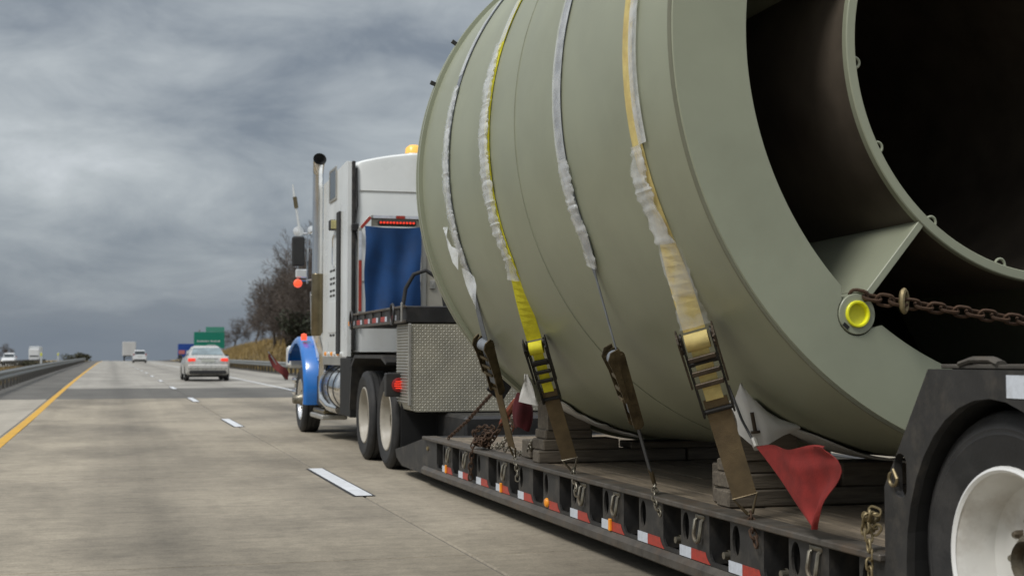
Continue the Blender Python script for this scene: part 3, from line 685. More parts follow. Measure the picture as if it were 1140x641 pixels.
# deck boards
bx = 3.03; cnt = 0
board_me = {}
while bx < 5.35:
    w = 0.19
    for (ya, yb) in ((4.83, 8.1 + 0.9 * (cnt % 3)), (8.1 + 0.9 * (cnt % 3) + 0.008, 12.78)):
        mb = MB(); mb.box((bx + 0.004, ya, 0.425), (bx + w - 0.004, yb, 0.462 + rnd.uniform(-.003, .003)), 0.005); mb.build('deck_board', wood, trl)
    bx += w; cnt += 1
mb = MB(); mb.box((2.945, 4.7, 0.10), (5.47, 12.85, 0.135), 0.0); mb.box((3.08, 4.7, 0.135), (3.11, 12.9, 0.424)); mb.box((5.30, 4.7, 0.135), (5.33, 12.9, 0.424)); mb.build('chassis', pocket_m, trl)
for (xa, xb) in ((2.885, 3.028), (5.372, 5.515)):
    mb = MB(); mb.box((xa, 4.815, 0.436), (xb, 13.02, 0.466), 0.006); mb.build('deck_edge', edge_m, trl)
    q = xa if xa < 4 else xb - 0.09
    mb = MB(); mb.plate([(0, 0.098), (-0.03, 0.115), (-0.03, 0.155), (0.0, 0.182), (0.06, 0.182), (0.06, 0.098)], [], (lambda sgn, x0: (lambda u, v, w: (x0 + sgn * u, 4.81 + w, v)))(1 if xa < 4 else -1, 2.912 if xa < 4 else 5.488), 8.24)
    mb.build('bottom_rail', edge_m, trl)
# side panels: one per bay, a plate with an oval hole and a stake pocket cut out of it
BAY = 0.605
def bay_mesh():
    # u runs towards the camera (-y); pocket 0.. .255, panel .255...605
    pk0, pk1 = 0.0, 0.25
    out = [(0.0, 0.184), (BAY, 0.184), (BAY, 0.436), (pk1, 0.436)]
    r = 0.05
    for i in range(6): a = R(0 - 90 * i / 5); out.append((pk1 - r + r * math.cos(a), 0.205 + r + r * math.sin(a)))
    for i in range(6): a = R(-90 - 90 * i / 5); out.append((pk0 + r + 0.004 + r * math.cos(a), 0.205 + r + r * math.sin(a)))
    out += [(pk0 + 0.004, 0.436), (0.0, 0.436)]
    mb = MB(); fn = lambda u, v, w: (w, -u, v)
    mb.plate(out, [oval(0.085, 0.15, 16, pk1 + 0.065, 0.345)], fn, 0.014)
    mb.box((0.014, -0.004, 0.19), (0.165, 0.004, 0.435)); mb.box((0.014, -pk1 - 0.012, 0.19), (0.165, -pk1 - 0.004, 0.435))
    return mb.mesh('side_panel', frame_m)
bay_me = bay_mesh()
tw = MB(); tw.box((-0.003, -0.15, 0.187), (-0.0005, 0.0, 0.243), 0.0); tw_me = tw.mesh('white_tape', white_tape)
def red_me_():
    mb = MB(); o = [(0.0, 0.187), (0.235, 0.187), (0.222, 0.195), (0.205, 0.205), (0.187, 0.222), (0.175, 0.243), (0, 0.243)]
    mb.plate(o, [], lambda u, v, w: (w - 0.003, -u, v), 0.0025); return mb.mesh('red_tape', red_tape)
tr_me = red_me_()
lamp = MB(); lamp.lathe([(0.032, 0.004), (0.032, -0.008), (0.024, -0.018), (0.0, -0.022)], (0, 0, 0), (1, 0, 0), 18); lamp_me = lamp.mesh('marker_lamp', amber, angle=60)
lamp2 = MB(); lamp2.box((-0.014, -0.014, -0.036), (0.003, 0.014, 0.036), 0.008); lamp2_me = lamp2.mesh('marker_lamp', amber)
pin = MB(); pin.tube([(0.03, 0, 0), (-0.05, 0, 0)], 0.018, 10); pin.lathe([(0.026, -0.03), (0.026, -0.018), (0, -0.018)], (0, 0, 0), (1, 0, 0), 12); pin_me = pin.mesh('tie_pin', steel, angle=50)
def dring_mesh():
    mb = MB(); w = 0.038
    pts = [(0.02, -w, 0.0), (-0.012, -w, -0.02), (-0.02, -w, -0.075)] + [(-0.022, -w * math.cos(R(a)), -0.085 - 0.042 * math.sin(R(a))) for a in range(0, 181, 22)] + [(-0.02, w, -0.075), (-0.012, w, -0.02), (0.02, w, 0.0)]
    mb.tube(pts, 0.0105, 7); mb.box((-0.006, -0.055, -0.012), (0.01, 0.055, 0.012), 0.003); return mb.mesh('chain_ring', steel, angle=50)
dring_me = dring_mesh()
SYM = Matrix.Rotation(PI, 4, 'Z')
y0 = 6.475          # far edge of one pocket (fits the photograph's spacing)
k0 = -3
for k in range(-2, 11):
    yb_ = y0 + BAY * k
    pnl = inst(bay_me, 'side_panel', trl, (XS, yb_, 0))
    wy = yb_ - 0.25 + 0.04 + 0.0
    def sub(me, nm, loc): 
        o = bpy.data.objects.new(nm, me); COL.objects.link(o); o.parent = pnl; o.location = loc; return o
    if k != 5: sub(tw_me, 'white_tape', (0, -0.235, 0))
    sub(tr_me, 'red_tape', (0, -0.387, 0))
    if k == 5: sub(lamp_me, 'marker_lamp', (0, -0.34, 0.225))
    if k in (3, 7, 10): sub(lamp2_me, 'marker_lamp', (-0.004, -0.40, 0.222))
    if k in (-1, 1, 3, 4, 7, 9, 10): sub(dring_me, 'chain_ring', (0, -0.50, 0.415))
    if k in (-1, 1, 0): sub(pin_me, 'tie_pin', (0.05, -0.17, 0.255))
    if k < 9:     # right-hand side of the trailer
        o = bpy.data.objects.new('side_panel', bay_me); COL.objects.link(o); o.parent = trl
        o.matrix_local = Matrix.Translation(Vector((XR - 0.015, yb_ - BAY, 0)) - ORG[trl]) @ SYM
# sloping front end of the deck
for x0 in (XS + 0.001, 5.46):
    mb = MB(); mb.plate([(12.52, 0.434), (13.02, 0.434), (14.45, 0.25), (14.4, 0.17), (14.1, 0.10), (12.52, 0.10)], [oval(0.05, 0.05, 10, 12.9, 0.36)], lambda u, v, w: (x0 + w, u, v), 0.02); mb.build('nose_plate', frame_m, trl)
mb = MB(); mb.add([(2.94, 13.0, .462), (5.46, 13.0, .462), (5.46, 14.45, .25), (2.94, 14.45, .25), (2.94, 12.8, .41), (5.46, 12.8, .41), (5.46, 14.4, .15), (2.94, 14.4, .15)], [(0, 1, 2, 3), (4, 7, 6, 5), (0, 4, 5, 1), (3, 2, 6, 7), (0, 3, 7, 4), (1, 5, 6, 2)]); mb.build('nose_deck', frame_m, trl)
mb = MB(); mb.lathe([(0.022, 0.006), (0.022, -0.01), (0.012, -0.016), (0, -0.017)], (XS, 12.88, 0.355), (1, 0, 0), 14); mb.build('clearance_lamp', brass, trl)
# gooseneck: riser, toolbox of tread plate, upper platform
mb = MB(); mb.box((3.35, 13.2, 0.20), (5.05, 14.5, 0.64), 0.03); mb.box((3.40, 14.1, 0.645), (5.0, 14.64, 1.50), 0.03); mb.box((3.55, 14.7, 0.95), (4.85, 17.0, 1.50), 0.03); mb.build('gooseneck', black, trl)
tb = MB()
prof = [(2.965 + 0.08, 0.655), (2.965 + 0.025, 0.675), (2.965, 0.735), (2.965, 1.56), (5.44, 1.56), (5.44, 0.655)]
tb.plate(prof, [], lambda u, v, w: (u, 14.0 + w, v), 0.62)
tbo = tb.build('tool_box', tread_m, trl)
mb = MB()
for i in range(26):
    z = 0.745 + i * 0.031; mb.box((2.952, 14.03, z), (2.966, 14.60, z + 0.018), 0.004)
mb.box((2.955, 13.985, 0.72), (2.985, 14.012, 1.562), 0.004)
mb.build('box_corner', alu, tbo)
mb = MB(); mb.box((2.93, 14.0, 1.572), (5.47, 17.3, 1.745), 0.01); plat = mb.build('platform', black, trl)
mb = MB(); mb.box((2.90, 13.985, 1.57), (2.93, 17.32, 1.60), 0.004); mb.box((2.90, 13.985, 1.725), (2.93, 17.32, 1.75), 0.004); mb.build('platform_rail', edge_m, plat)
for k in range(6):
    y = 14.28 + 0.52 * k
    mb = MB(); mb.box((2.917, y, 1.60), (2.931, y + 0.26, 1.725), 0.003); mb.build('rail_panel', frame_m, plat)
    mb = MB(); mb.box((2.9135, y + 0.15, 1.605), (2.9165, y + 0.255, 1.66)); mb.build('white_tape', white_tape, plat)
    mb = MB(); mb.box((2.9135, y + 0.262, 1.605), (2.93, y + 0.50, 1.66)); mb.build('red_tape', red_tape, plat)
for y in (14.55, 17.15):
    mb = MB(); pts = [(2.895, y + 0.09 * math.cos(R(a)), 1.67 + 0.11 * math.sin(R(a))) for a in range(0, 360, 24)]; mb.tube(pts, 0.014, 6, closed=True); mb.build('chain_ring', black, plat)
mb = MB(); mb.box((2.885, 14.02, 1.58), (2.90, 14.06, 1.78), 0.004); mb.build('end_post', alu, plat)
mb = MB(); mb.box((2.89, 17.3, 1.60), (2.93, 17.36, 1.66), 0.008); mb.build('marker_lamp', amber, plat)
# air hose loop behind the tarp
mb = MB(); mb.tube([(3.42, 16.6, 1.74), (3.47, 16.6, 2.05), (3.56, 16.55, 2.22), (3.70, 16.5, 2.27), (3.84, 16.5, 2.18), (3.92, 16.5, 1.98), (3.95, 16.5, 1.74)], 0.025, 8); mb.build('air_hose', rubber, plat)
# rear wheel frame: bent plate with an arch over the wheel
WY, WZ, AR = 4.12, 0.525, 0.60
pts2 = [(WY - 0.53, 0.40)] + [(WY - 0.53 * math.cos(R(a)), 0.46 + 0.63 * math.sin(R(a))) for a in range(0, 181, 10)] + [(WY + 0.53, 0.10)]
outl = [(4.80, 0.10), (4.80, 0.73), (4.49, 1.188), (1.6, 1.188), (1.6, 0.46)] + pts2[1:]
for (x0, sgn) in ((XS - 0.012, 1), (5.515, -1)):
    mb = MB(); mb.plate(outl, [rrect(0.085, 0.17, 0.04, 4, 4.685, 0.78)], lambda u, v, w: (x0 + sgn * w, u, v), 0.035); ap = mb.build('wheel_frame', frame_m, trl)
    mb = MB(); vs = []; fs = []; np_ = len(pts2)
    for (a, b) in pts2: vs += [(x0 + sgn * 0.036, a, b + 0.004), (x0 + sgn * 0.72, a, b + 0.004)]
    for (a, b) in pts2: vs += [(x0 + sgn * 0.036, WY + (a - WY) * 1.02, b + 0.02), (x0 + sgn * 0.72, WY + (a - WY) * 1.02, b + 0.02)]
    for i in range(np_ - 1): fs += [(2 * i, 2 * i + 1, 2 * i + 3, 2 * i + 2), (2 * np_ + 2 * i, 2 * np_ + 2 * i + 1, 2 * np_ + 2 * i + 3, 2 * np_ + 2 * i + 2)]
    mb.add(vs, fs); mb.build('arch_liner', pocket_m, trl)
mb = MB(); mb.box((2.95, 1.6, 1.190), (5.46, 4.48, 1.206), 0.004); mb.build('rear_deck', edge_m, trl)
mb = MB(); mb.box((3.85, 1.7, 0.35), (4.55, 5.0, 1.10), 0.02); mb.box((3.1, 4.05, 0.46), (5.3, 4.19, 0.59), 0.03); mb.build('rear_beam', black, trl)
mb = MB(); mb.box((XS - 0.016, 3.66, 1.095), (XS - 0.0125, 4.02, 1.172)); mb.build('reflective_sticker', white_tape, trl)
mb = MB(); mb.tube([(2.96, 4.36, 1.206), (2.96, 4.29, 1.222), (2.97, 4.19, 1.222), (2.96, 4.13, 1.208)], 0.022, 8, flat=0.6); mb.build('tie_clip', edge_m, trl)
for sgn, x in ((-1, XS + 0.045 + TW / 2), (-1, XS + 0.045 + TW * 1.5 + 0.06), (1, XR - 0.045 - TW / 2), (1, XR - 0.045 - TW * 1.5 - 0.06)):
    wheel(trl, dual_t, dual_r, dual_h, (x, WY, TR), sgn)
hk = hook_part(trl, (XS - 0.025, 4.715, 0.765), 0.055, brass, 0.0)

# ------------------------------------------------------------------ timber cribbing under the pipe
def timber_block(lo, hi, label, rz=0.0):
    c = (Vector(lo) + Vector(hi)) / 2
    o = thing('timber_block', label, 'timber', (c.x, c.y, lo[2]), 'timber blocks under the pipe'); bpy.data.objects.remove(o)
    mb = MB(); mb.box(Vector(lo) - c, Vector(hi) - c, 0.008)
    o = mb.build('timber_block', timber); o.location = c; o.rotation_euler = (0, 0, rz)
    return tag(o, label, 'timber', 'timber blocks under the pipe')
def pipe_bottom(x, y):
    c = pc(y); dx = x - c.x; return c.z - math.sqrt(max(0.01, (PR + 0.012) ** 2 - dx * dx))
def wedge(x0, x1, ya, yb, z0, label, steps=6):
    mb = MB(); vs = []; k = steps + 1
    for y in (ya, yb):
        for i in range(k):
            x = lerp(x0, x1, i / steps); vs.append((x, y, z0))
        for i in range(k):
            x = lerp(x0, x1, i / steps); vs.append((x, y, max(z0 + 0.01, pipe_bottom(x, 8) - (8 - y) * 0.0 - 0.004 + (pipe_bottom(x, y) - pipe_bottom(x, 8)))))
    fs = []
    for o in (0, 2 * k):
        for i in range(steps): fs.append((o + i, o + i + 1, o + k + i + 1, o + k + i))
    for i in range(steps): fs += [(k + i, k + i + 1, 3 * k + i + 1, 3 * k + i), (i, i + 1, 2 * k + i + 1, 2 * k + i)]
    fs += [(0, k, 3 * k, 2 * k), (steps, k + steps, 3 * k + steps, 2 * k + steps)]
    c = Vector(((x0 + x1) / 2, (ya + yb) / 2, z0)); mb.add([Vector(v) - c for v in vs], fs)
    o = mb.build('timber_wedge', timber); o.location = c
    return tag(o, label, 'timber', 'timber blocks under the pipe')
def cradle(yc, where, zt):
    D2 = 0.15
    for j, (xa, xb) in enumerate(((2.96 if yc > 8 else 3.02, 4.1), (4.12, 5.3))):
        sd = 'left' if j == 0 else 'right'
        xe = xa if j == 0 else xb
        timber_block((xa, yc - D2, 0.466), (xb, yc + D2 - 0.155, 0.552), f'long low plank on the deck, rear of the pair in the {where} cradle, {sd} half')
        timber_block((xa + 0.05, yc + D2 - 0.15, 0.466), (xb - 0.03, yc + D2, 0.548), f'long low plank on the deck, front of the pair in the {where} cradle, {sd} half')
        s = 1 if j == 0 else -1
        if j == 0: timber_block((3.68, yc - D2 + 0.02, 0.554), (4.62, yc + D2 - 0.02, pipe_bottom(4.15, yc) - 0.006), f'middle timber added under the pipe to block light in the {where} cradle')  # added filler timber, stops light coming through beneath the pipe
        a, b = sorted((xe + s * 0.04, xe + s * 0.62)); timber_block((a, yc - D2 + 0.01, 0.554), (b, yc + D2 - 0.02, 0.632), f'short second layer timber at the {sd} end of the {where} cradle')
        a, b = sorted((xe + s * 0.06, xe + s * 0.42)); timber_block((a, yc - D2 + 0.03, 0.634), (b, yc + D2 - 0.03, 0.70), f'short top timber beneath the {sd} wedge of the {where} cradle', 0.02)
        a, b = sorted((xe + s * 0.08, xe + s * 0.40)); wedge(a, b, yc - D2 + 0.02, yc + D2 - 0.03, 0.702, f'wedge cut to the pipe, {sd} side of the {where} cradle')
cradle(9.66, 'front', 0.86); cradle(6.62, 'rear', 0.92)
timber_block((3.17, 6.90, 0.466), (3.24, 7.0, 0.655), 'short pale offcut standing upright beside the gold strap')
timber_block((3.03, 9.96, 0.466), (3.20, 10.16, 0.60), 'stubby block end lying in front of the front cradle')

# ------------------------------------------------------------------ white felt sheets between pipe and timber
def sheet(rows, th=0.010):
    """rows: grid of points -> thin two-sided sheet"""
    mb = MB(); h = len(rows); w = len(rows[0]); vs = [Vector(p) for r in rows for p in r]
    fs = [(i * w + j, i * w + j + 1, (i + 1) * w + j + 1, (i + 1) * w + j) for i in range(h - 1) for j in range(w - 1)]
    nr = [Vector((0, 0, 0)) for _ in vs]
    for f in fs:
        n_ = (vs[f[1]] - vs[f[0]]).cross(vs[f[2]] - vs[f[0]])
        for i in f: nr[i] += n_
    lo = [v - n_.normalized() * th for v, n_ in zip(vs, nr)]; N = len(vs)
    bd = [(j, j + 1) for j in range(w - 1)] + [((h - 1) * w + j + 1, (h - 1) * w + j) for j in range(w - 1)] + [((i + 1) * w, i * w) for i in range(h - 1)] + [(i * w + w - 1, (i + 1) * w + w - 1) for i in range(h - 1)]
    mb.add(vs + lo, fs + [tuple(i + N for i in reversed(f)) for f in fs] + [(a, b, b + N, a + N) for a, b in bd], 0, True); return mb
def felt_pad(yc, half, label, thlo, thhi):
    rows = []
    for i in range(9):
        y = yc - half + 2 * half * i / 8; row = []
        for j in range(22):
            th = lerp(thlo, thhi, j / 21)
            wob = 0.006 * math.sin(j * 1.3 + i) + (0.02 * math.sin(j * 0.7) if i == 0 else 0)
            p = pp(y, th, PR + 0.012 + abs(wob) * 0.6); row.append((p.x, p.y + 0.03 * math.sin(j * 0.9) * (1 if i == 0 else 0), p.z))
        rows.append(row)
    t = thing('felt_pad', label, 'felt pad', (3.6, yc, 0.7), 'white felt pads under the pipe')
    sheet(rows).build('sheet', felt, t, angle=80); return t
fp = felt_pad(6.50, 0.14, 'white felt pad curling up with a bolt in it beside the gold strap', 236, 296)
# the flap that curls up and stands clear of the pipe
flap = []
base = [(2.945, 6.22, 0.86), (2.985, 6.13, 0.80), (3.05, 6.10, 0.81), (3.14, 6.12, 0.85), (3.24, 6.15, 0.875)]
topz = [(2.925, 6.22, 0.98), (2.925, 6.12, 1.105), (2.98, 6.10, 1.03), (3.09, 6.11, 0.94), (3.235, 6.14, 0.90)]
def fine(p): return [Vector(p[i]).lerp(Vector(p[i + 1]), q / 4) for i in range(4) for q in range(4)] + [Vector(p[4])]
base = fine(base); topz = fine(topz)
for i in range(8):
    t_ = i / 7; row = []
    for (b_, q_) in zip(base, topz):
        p = Vector(b_).lerp(Vector(q_), t_); p.y += -0.05 * math.sin(t_ * PI) * 0.5 - 0.02 * (1 - t_); row.append(p)
    flap.append(row)
sheet(flap, 0.012).build('flap', felt, fp, angle=80)
mb = MB(); mb.tube([(2.985, 6.085, 0.87), (2.967, 6.085, 0.965)], 0.010, 8); mb.lathe([(0.024, 0.0), (0.024, 0.012), (0, 0.012)], (2.986, 6.085, 0.865), (-0.15, 0, 1), 8); mb.build('bolt', ratchet_m, fp)
fp2 = felt_pad(9.48, 0.13, 'white felt pad with a tall pointed corner behind the yellow ratchet strap', 233, 258)
rows = []
for i in range(7):
    t_ = i / 6; rows.append([(Vector((2.70, 9.12, 0.92)).lerp(Vector((2.82, 9.06, 0.89)), q / 6) if q < 7 else Vector((2.82, 9.06, 0.89)).lerp(Vector((2.95, 9.37, 0.975)), (q - 6) / 4)).lerp(Vector((2.738, 9.10, 1.11)).lerp(Vector((2.758, 9.09, 1.10)), q / 6) if q < 7 else Vector((2.758, 9.09, 1.10)).lerp(Vector((2.92, 9.36, 1.02)), (q - 6) / 4), t_) + Vector((0, 0.012 * math.sin(q * 1.2 + i), 0)) for q in range(11)])
sheet(rows, 0.008).build('flap', felt, fp2, angle=80)

# ------------------------------------------------------------------ tie-down straps
TH_L = 203.0
def ribbon(mb, pts, wd, nd, w, th, mi=0):
    k = len(pts); vs = []
    for p, a, b, ww in zip(pts, wd, nd, w):
        for (s, q) in ((-1, 0), (1, 0), (1, 1), (-1, 1)): vs.append(p + a * (s * ww / 2) + b * (q * th))
    fs = []
    for i in range(k - 1):
        for j in range(4): fs.append((i * 4 + j, i * 4 + (j + 1) % 4, (i + 1) * 4 + (j + 1) % 4, (i + 1) * 4 + j))
    fs += [(0, 1, 2, 3), ((k - 1) * 4 + 3, (k - 1) * 4 + 2, (k - 1) * 4 + 1, (k - 1) * 4)]
    mb.add(vs, fs, mi, False)
def noise1(x, seed): 
    i = math.floor(x); f = x - i; f = f * f * (3 - 2 * f)
    h = lambda n_: math.sin((n_ + seed * 17.3) * 127.1) * 43758.5453 % 1.0
    return lerp(h(i), h(i + 1), f)
def sleeve(t, path, wd, nd, prof, off, seed, name='plastic_sleeve', m=None):
    """crumpled film tube round the strap; prof(i) -> (half width, thickness, crumple), off(i): sideways offset"""
    mb = MB(); n_ = 14; vs = []; k = len(path)
    for i, (p, a, b) in enumerate(zip(path, wd, nd)):
        hw, tk, cr_ = prof(i / (k - 1)); o = off(i / (k - 1))
        rg = 1 + cr_ * (noise1(i * 0.9, seed) - 0.5) * 0.7; pk = cr_ * 0.016 * noise1(i * 1.25, seed + 40)
        for j in range(n_):
            an = 2 * PI * j / n_; cc, ss = math.cos(an), math.sin(an)
            sq = rg * (1 + cr_ * (noise1(i * 0.3 + j * 2.3, seed + j) - 0.4) * 0.7)
            lift = pk * (0.6 + 0.8 * noise1(j * 0.8 + i * 0.2, seed + 9))
            vs.append(p + a * (o + hw * cc * sq) + b * (0.0058 + tk * 0.5 + (tk * 0.5 * (sq if ss > 0 else 1)) * ss + (lift if ss > 0 else 0)))
    fs = [(i * n_ + j, i * n_ + (j + 1) % n_, (i + 1) * n_ + (j + 1) % n_, (i + 1) * n_ + j) for i in range(k - 1) for j in range(n_)]
    mb.add(vs, fs, 0, True); return mb.build(name, m or film_m, t, angle=50)
def strap(label, s, H, wdir, wtop, mtop, width, rat, wbot, mbot, ring_z, hookmat, wfree=None, rat_mats=None, tail=True, lower='web'):
    H = Vector(H); T = pp(s, TH_L, PR + 0.004)
    t = thing('tie_down_strap', label, 'strap', H, 'tie-down straps round the pipe')
    # on the pipe: over the top and down to the tangent point
    ths = [20 + (TH_L - 20) * i / 70 for i in range(71)]
    path = [pp(s, th, PR + 0.004) for th in ths]; wd = [AX.copy() for _ in ths]; nd = [(pp(s, th, 2) - pp(s, th, 1)) for th in ths]
    d = (H - T); L = d.length; d.normalize()
    w1 = Vector(wdir); w1 = (w1 - d * w1.dot(d)).normalized()
    w0 = AX - d * AX.dot(d); w0.normalize()
    if w1.dot(w0) < 0: w1 = -w1
    ra, rb = rat      # ratchet between these fractions of the free run
    free = []; fw = []; fn = []
    for i in range(1, 13):
        f = i / 12 * ra; p = T + d * (L * f); a = w0.lerp(w1, min(1, f / (ra * 0.8))); a = (a - d * a.dot(d)).normalized(); free.append(p); fw.append(a)
        b = a.cross(d); b = -b if b.dot(nd[-1]) < 0 else b; fn.append(b)
    mb = MB(); W = [width] * len(path) + [width if wfree is None else lerp(width, wfree, min(1, i / 3)) for i in range(12)]
    ribbon(mb, path + free, wd + fw, nd + fn, W, 0.005); mb.build('webbing', mtop, t)
    # ratchet
    a = w1; b = fn[-1]; P0 = T + d * (L * ra); P1 = T + d * (L * rb); RL = (P1 - P0).length
    M = Matrix.Translation(P0) @ Matrix((a, b, d)).transposed().to_4x4()     # local: x width, y outwards, z down the strap
    rm, rdk, rw = rat_mats
    hw = rw / 2
    rt = MB()
    for sx_ in (-1, 1):
        o = rrect(0.062, RL, 0.028, 4, 0.018, RL / 2)
        x0_ = sx_ * (hw + 0.004) - 0.004
        rt.plate(o, [], (lambda x0_: (lambda u, v, w: M @ Vector((x0_ + w, u - 0.012, v))))(x0_), 0.008)
    rt.tube([M @ Vector((-hw, 0.012, RL * 0.93)), M @ Vector((hw, 0.012, RL * 0.93))], 0.012, 8)
    rt.tube([M @ Vector((-hw, 0.02, RL * 0.36)), M @ Vector((hw, 0.02, RL * 0.36))], 0.013, 8)
    fr_ = rt.build('ratchet', rdk, t)
    mb = MB(); mb.tube([M @ Vector((-hw * 0.82, 0.02, 0.05)), M @ Vector((hw * 0.82, 0.02, 0.05))], 0.042, 16); mb.build('spool', mtop, fr_)
    mb = MB()
    for sx_ in (-1, 1):
        o = [(0.0, -0.02), (0.05, -0.012), (0.075, 0.03), (0.058, 0.12), (0.046, RL * 0.62), (0.02, RL * 0.62), (0.02, 0.10), (0.0, 0.06)]
        x0_ = sx_ * (hw + 0.018) - 0.004
        mb.plate(o, [], (lambda x0_: (lambda u, v, w: M @ Vector((x0_ + w, u + 0.004, v))))(x0_), 0.008)
        # toothed wheel
        c = M @ Vector((sx_ * (hw + 0.012), 0.02, 0.05)); g_ = []
        for q in range(24):
            rr = 0.046 if q % 2 else 0.037; g_.append((rr * math.cos(2 * PI * q / 24), rr * math.sin(2 * PI * q / 24)))
        mb.plate(g_, [], (lambda sx_: (lambda u, v, w: M @ Vector((sx_ * (hw + 0.012) - 0.005 + w, 0.02 + u, 0.05 + v))))(sx_), 0.01)
    for q in (0.30, 0.46, 0.60):
        mb.box((-hw, 0.040, RL * q - 0.012), (hw, 0.056, RL * q + 0.012), 0.004, 0, M)
    mb.build('handle', rm, fr_)
    mb = MB(); mb.box((-hw * 0.62, 0.022, 0.09), (hw * 0.62, 0.028, RL * 0.80), 0.0, 0, M); mb.build('webbing_tail', mtop, fr_) if tail else None
    # lower webbing, ring and hook chain
    P2 = H
    low = [P1 + (P2 - P1) * (i / 6) for i in range(7)]; mb = MB()
    st = [P1 - d * RL * 0.2] + low
    ribbon(mb, st, [a] * len(st), [b] * len(st), [wbot] * len(st), 0.006); mb.build('lower_webbing', mbot, t)
    mb = MB(); e0 = P2 - a * (wbot / 2); e1 = P2 + a * (wbot / 2); tip = P2 + d * 0.09
    mb.tube([e0, e1, tip + a * 0.012, tip - a * 0.012], 0.0085, 7, closed=True); mb.build('delta_ring', hookmat, t)
    return t, (path, wd, nd), (free, fw, fn), tip
def seg(pth, i0, i1, m=3):
    """resample an index range of a (path, width dir, normal) triple more finely"""
    P, W_, N_ = pth; o = ([], [], [])
    for i in range(i0, i1):
        for q in range(m):
            f = q / m; o[0].append(P[i].lerp(P[i + 1], f)); o[1].append(W_[i].lerp(W_[i + 1], f)); o[2].append(N_[i].lerp(N_[i + 1], f))
    return o
def idx_of(th): return int(round((th - 20) / (TH_L - 20) * 70))
J = lambda A, B: tuple(x + y for x, y in zip(A, B))
view = lambda ang: (math.cos(R(ang)), -math.sin(R(ang)), 0)
# 1 (front): grey webbing in a white sleeve, seen edge-on below
t1, p1, f1, tip1 = strap('foremost strap, grey webbing in white plastic film with a torn flap', 9.16, (2.885, 9.93, 0.56), view(72), 0, grey_web, 0.085, (0.35, 0.66), 0.075, brown_web, 0, ratchet_tan, wfree=0.05, rat_mats=(ratchet_tan, ratchet_tan, 0.085))
a_ = seg(p1, idx_of(70), idx_of(165), 1); sleeve(t1, *a_, lambda f: (0.050, 0.004, 0.10), lambda f: 0.0, 3)
a_ = J(seg(p1, idx_of(164), 70, 7), seg(f1, 0, 1, 3)); sleeve(t1, *a_, lambda f: (0.050 + 0.014 * math.sin(f * PI), 0.012 + 0.01 * math.sin(f * PI), 0.5), lambda f: -0.012, 5)
q0 = pp(9.16, 197.5, PR + 0.02); rows = [[q0 + AX * (0.34 * u * (1 - 0.4 * v)) + Vector((-0.05 * math.sin(u * 3), 0, 0.23 * u - 0.14 * v * (1 - u) - 0.02 * math.sin(u * 9))) for u in (0, .2, .4, .6, .8, 1)] for v in (0, .33, .66, 1)]
sheet(rows, 0.002).build('film_flap', film_m, t1, angle=60)
q0 = pp(9.16, 201.5, PR + 0.02); rows = [[q0 + AX * (-0.03 - 0.20 * v - 0.10 * (u - .5) * math.sin(v * 3.0)) + Vector((0.06 * v - 0.03 + 0.03 * u * math.sin(v * 4), 0, -0.30 * v + 0.05 * u * math.sin(v * 3.0))) for u in (0, .5, 1)] for v in (0, .2, .4, .6, .8, 1)]
sheet(rows, 0.002).build('film_flap', film_m, t1, angle=60)
# 2: bright yellow
t2, p2, f2, tip2 = strap('bright yellow strap with a dark ratchet, second from the front', 8.21, (2.895, 8.62, 0.565), view(20), 0, yellow_web, 0.095, (0.38, 0.70), 0.10, brown_web, 0, steel, rat_mats=(ratchet_dk, ratchet_dk, 0.105))
a_ = seg(p2, idx_of(70), idx_of(163), 1); sleeve(t2, *a_, lambda f: (0.058, 0.004, 0.1), lambda f: 0.002, 11, m=film_y)
a_ = J(seg(p2, idx_of(162), 70, 7), seg(f2, 0, 2, 3)); sleeve(t2, *a_, lambda f: (0.058 + 0.022 * math.sin(f * PI * 1.1), 0.012 + 0.012 * math.sin(f * PI), 0.62), lambda f: 0.03 * (1 - f * 0.6), 13)
# 3: slim grey-blue webbing
t3, p3, f3, tip3 = strap('slim grey blue strap tapering to a thin dark cord above its ratchet', 6.91, (2.90, 7.22, 0.60), view(96), 0, grey_web, 0.10, (0.46, 0.80), 0.05, dark_web, 0, ratchet_tan, wfree=0.022, rat_mats=(ratchet_tan, ratchet_tan, 0.07))
a_ = seg(p3, idx_of(70), idx_of(192), 1); sleeve(t3, *a_, lambda f: (0.066, 0.004, 0.12), lambda f: 0.0, 17, m=film_t)
a_ = J(seg(p3, idx_of(189), 70, 8), seg(f3, 0, 2, 4)); sleeve(t3, *a_, lambda f: (0.060 + 0.008 * math.sin(f * 9), 0.012 + 0.010 * math.sin(f * PI), 0.5), lambda f: -0.02, 19)
# 4 (rear): faded gold
t4, p4, f4, tip4 = strap('rearmost strap, faded gold webbing with torn film and a heavy rusty ratchet', 5.94, (2.895, 6.02, 0.575), view(24), 0, gold_web, 0.105, (0.395, 0.70), 0.115, brown_web, 0, ratchet_tan, rat_mats=(ratchet_m, ratchet_dk, 0.135))
a_ = seg(p4, idx_of(70), idx_of(195), 1); sleeve(t4, *a_, lambda f: (0.045, 0.005, 0.15), lambda f: -0.072, 23)
a_ = J(seg(p4, idx_of(193), 70, 8), seg(f4, 0, 2, 3)); sleeve(t4, *a_, lambda f: (0.060 + 0.018 * math.sin(f * PI), 0.010 + 0.012 * math.sin(f * PI), 0.5), lambda f: 0.04 * math.sin(f * PI), 29)
a_ = seg(f4, 1, 11, 3); sleeve(t4, *a_, lambda f: (0.062 + 0.007 * math.sin(f * 8), 0.012, 0.25), lambda f: -0.008, 31, m=film_c)

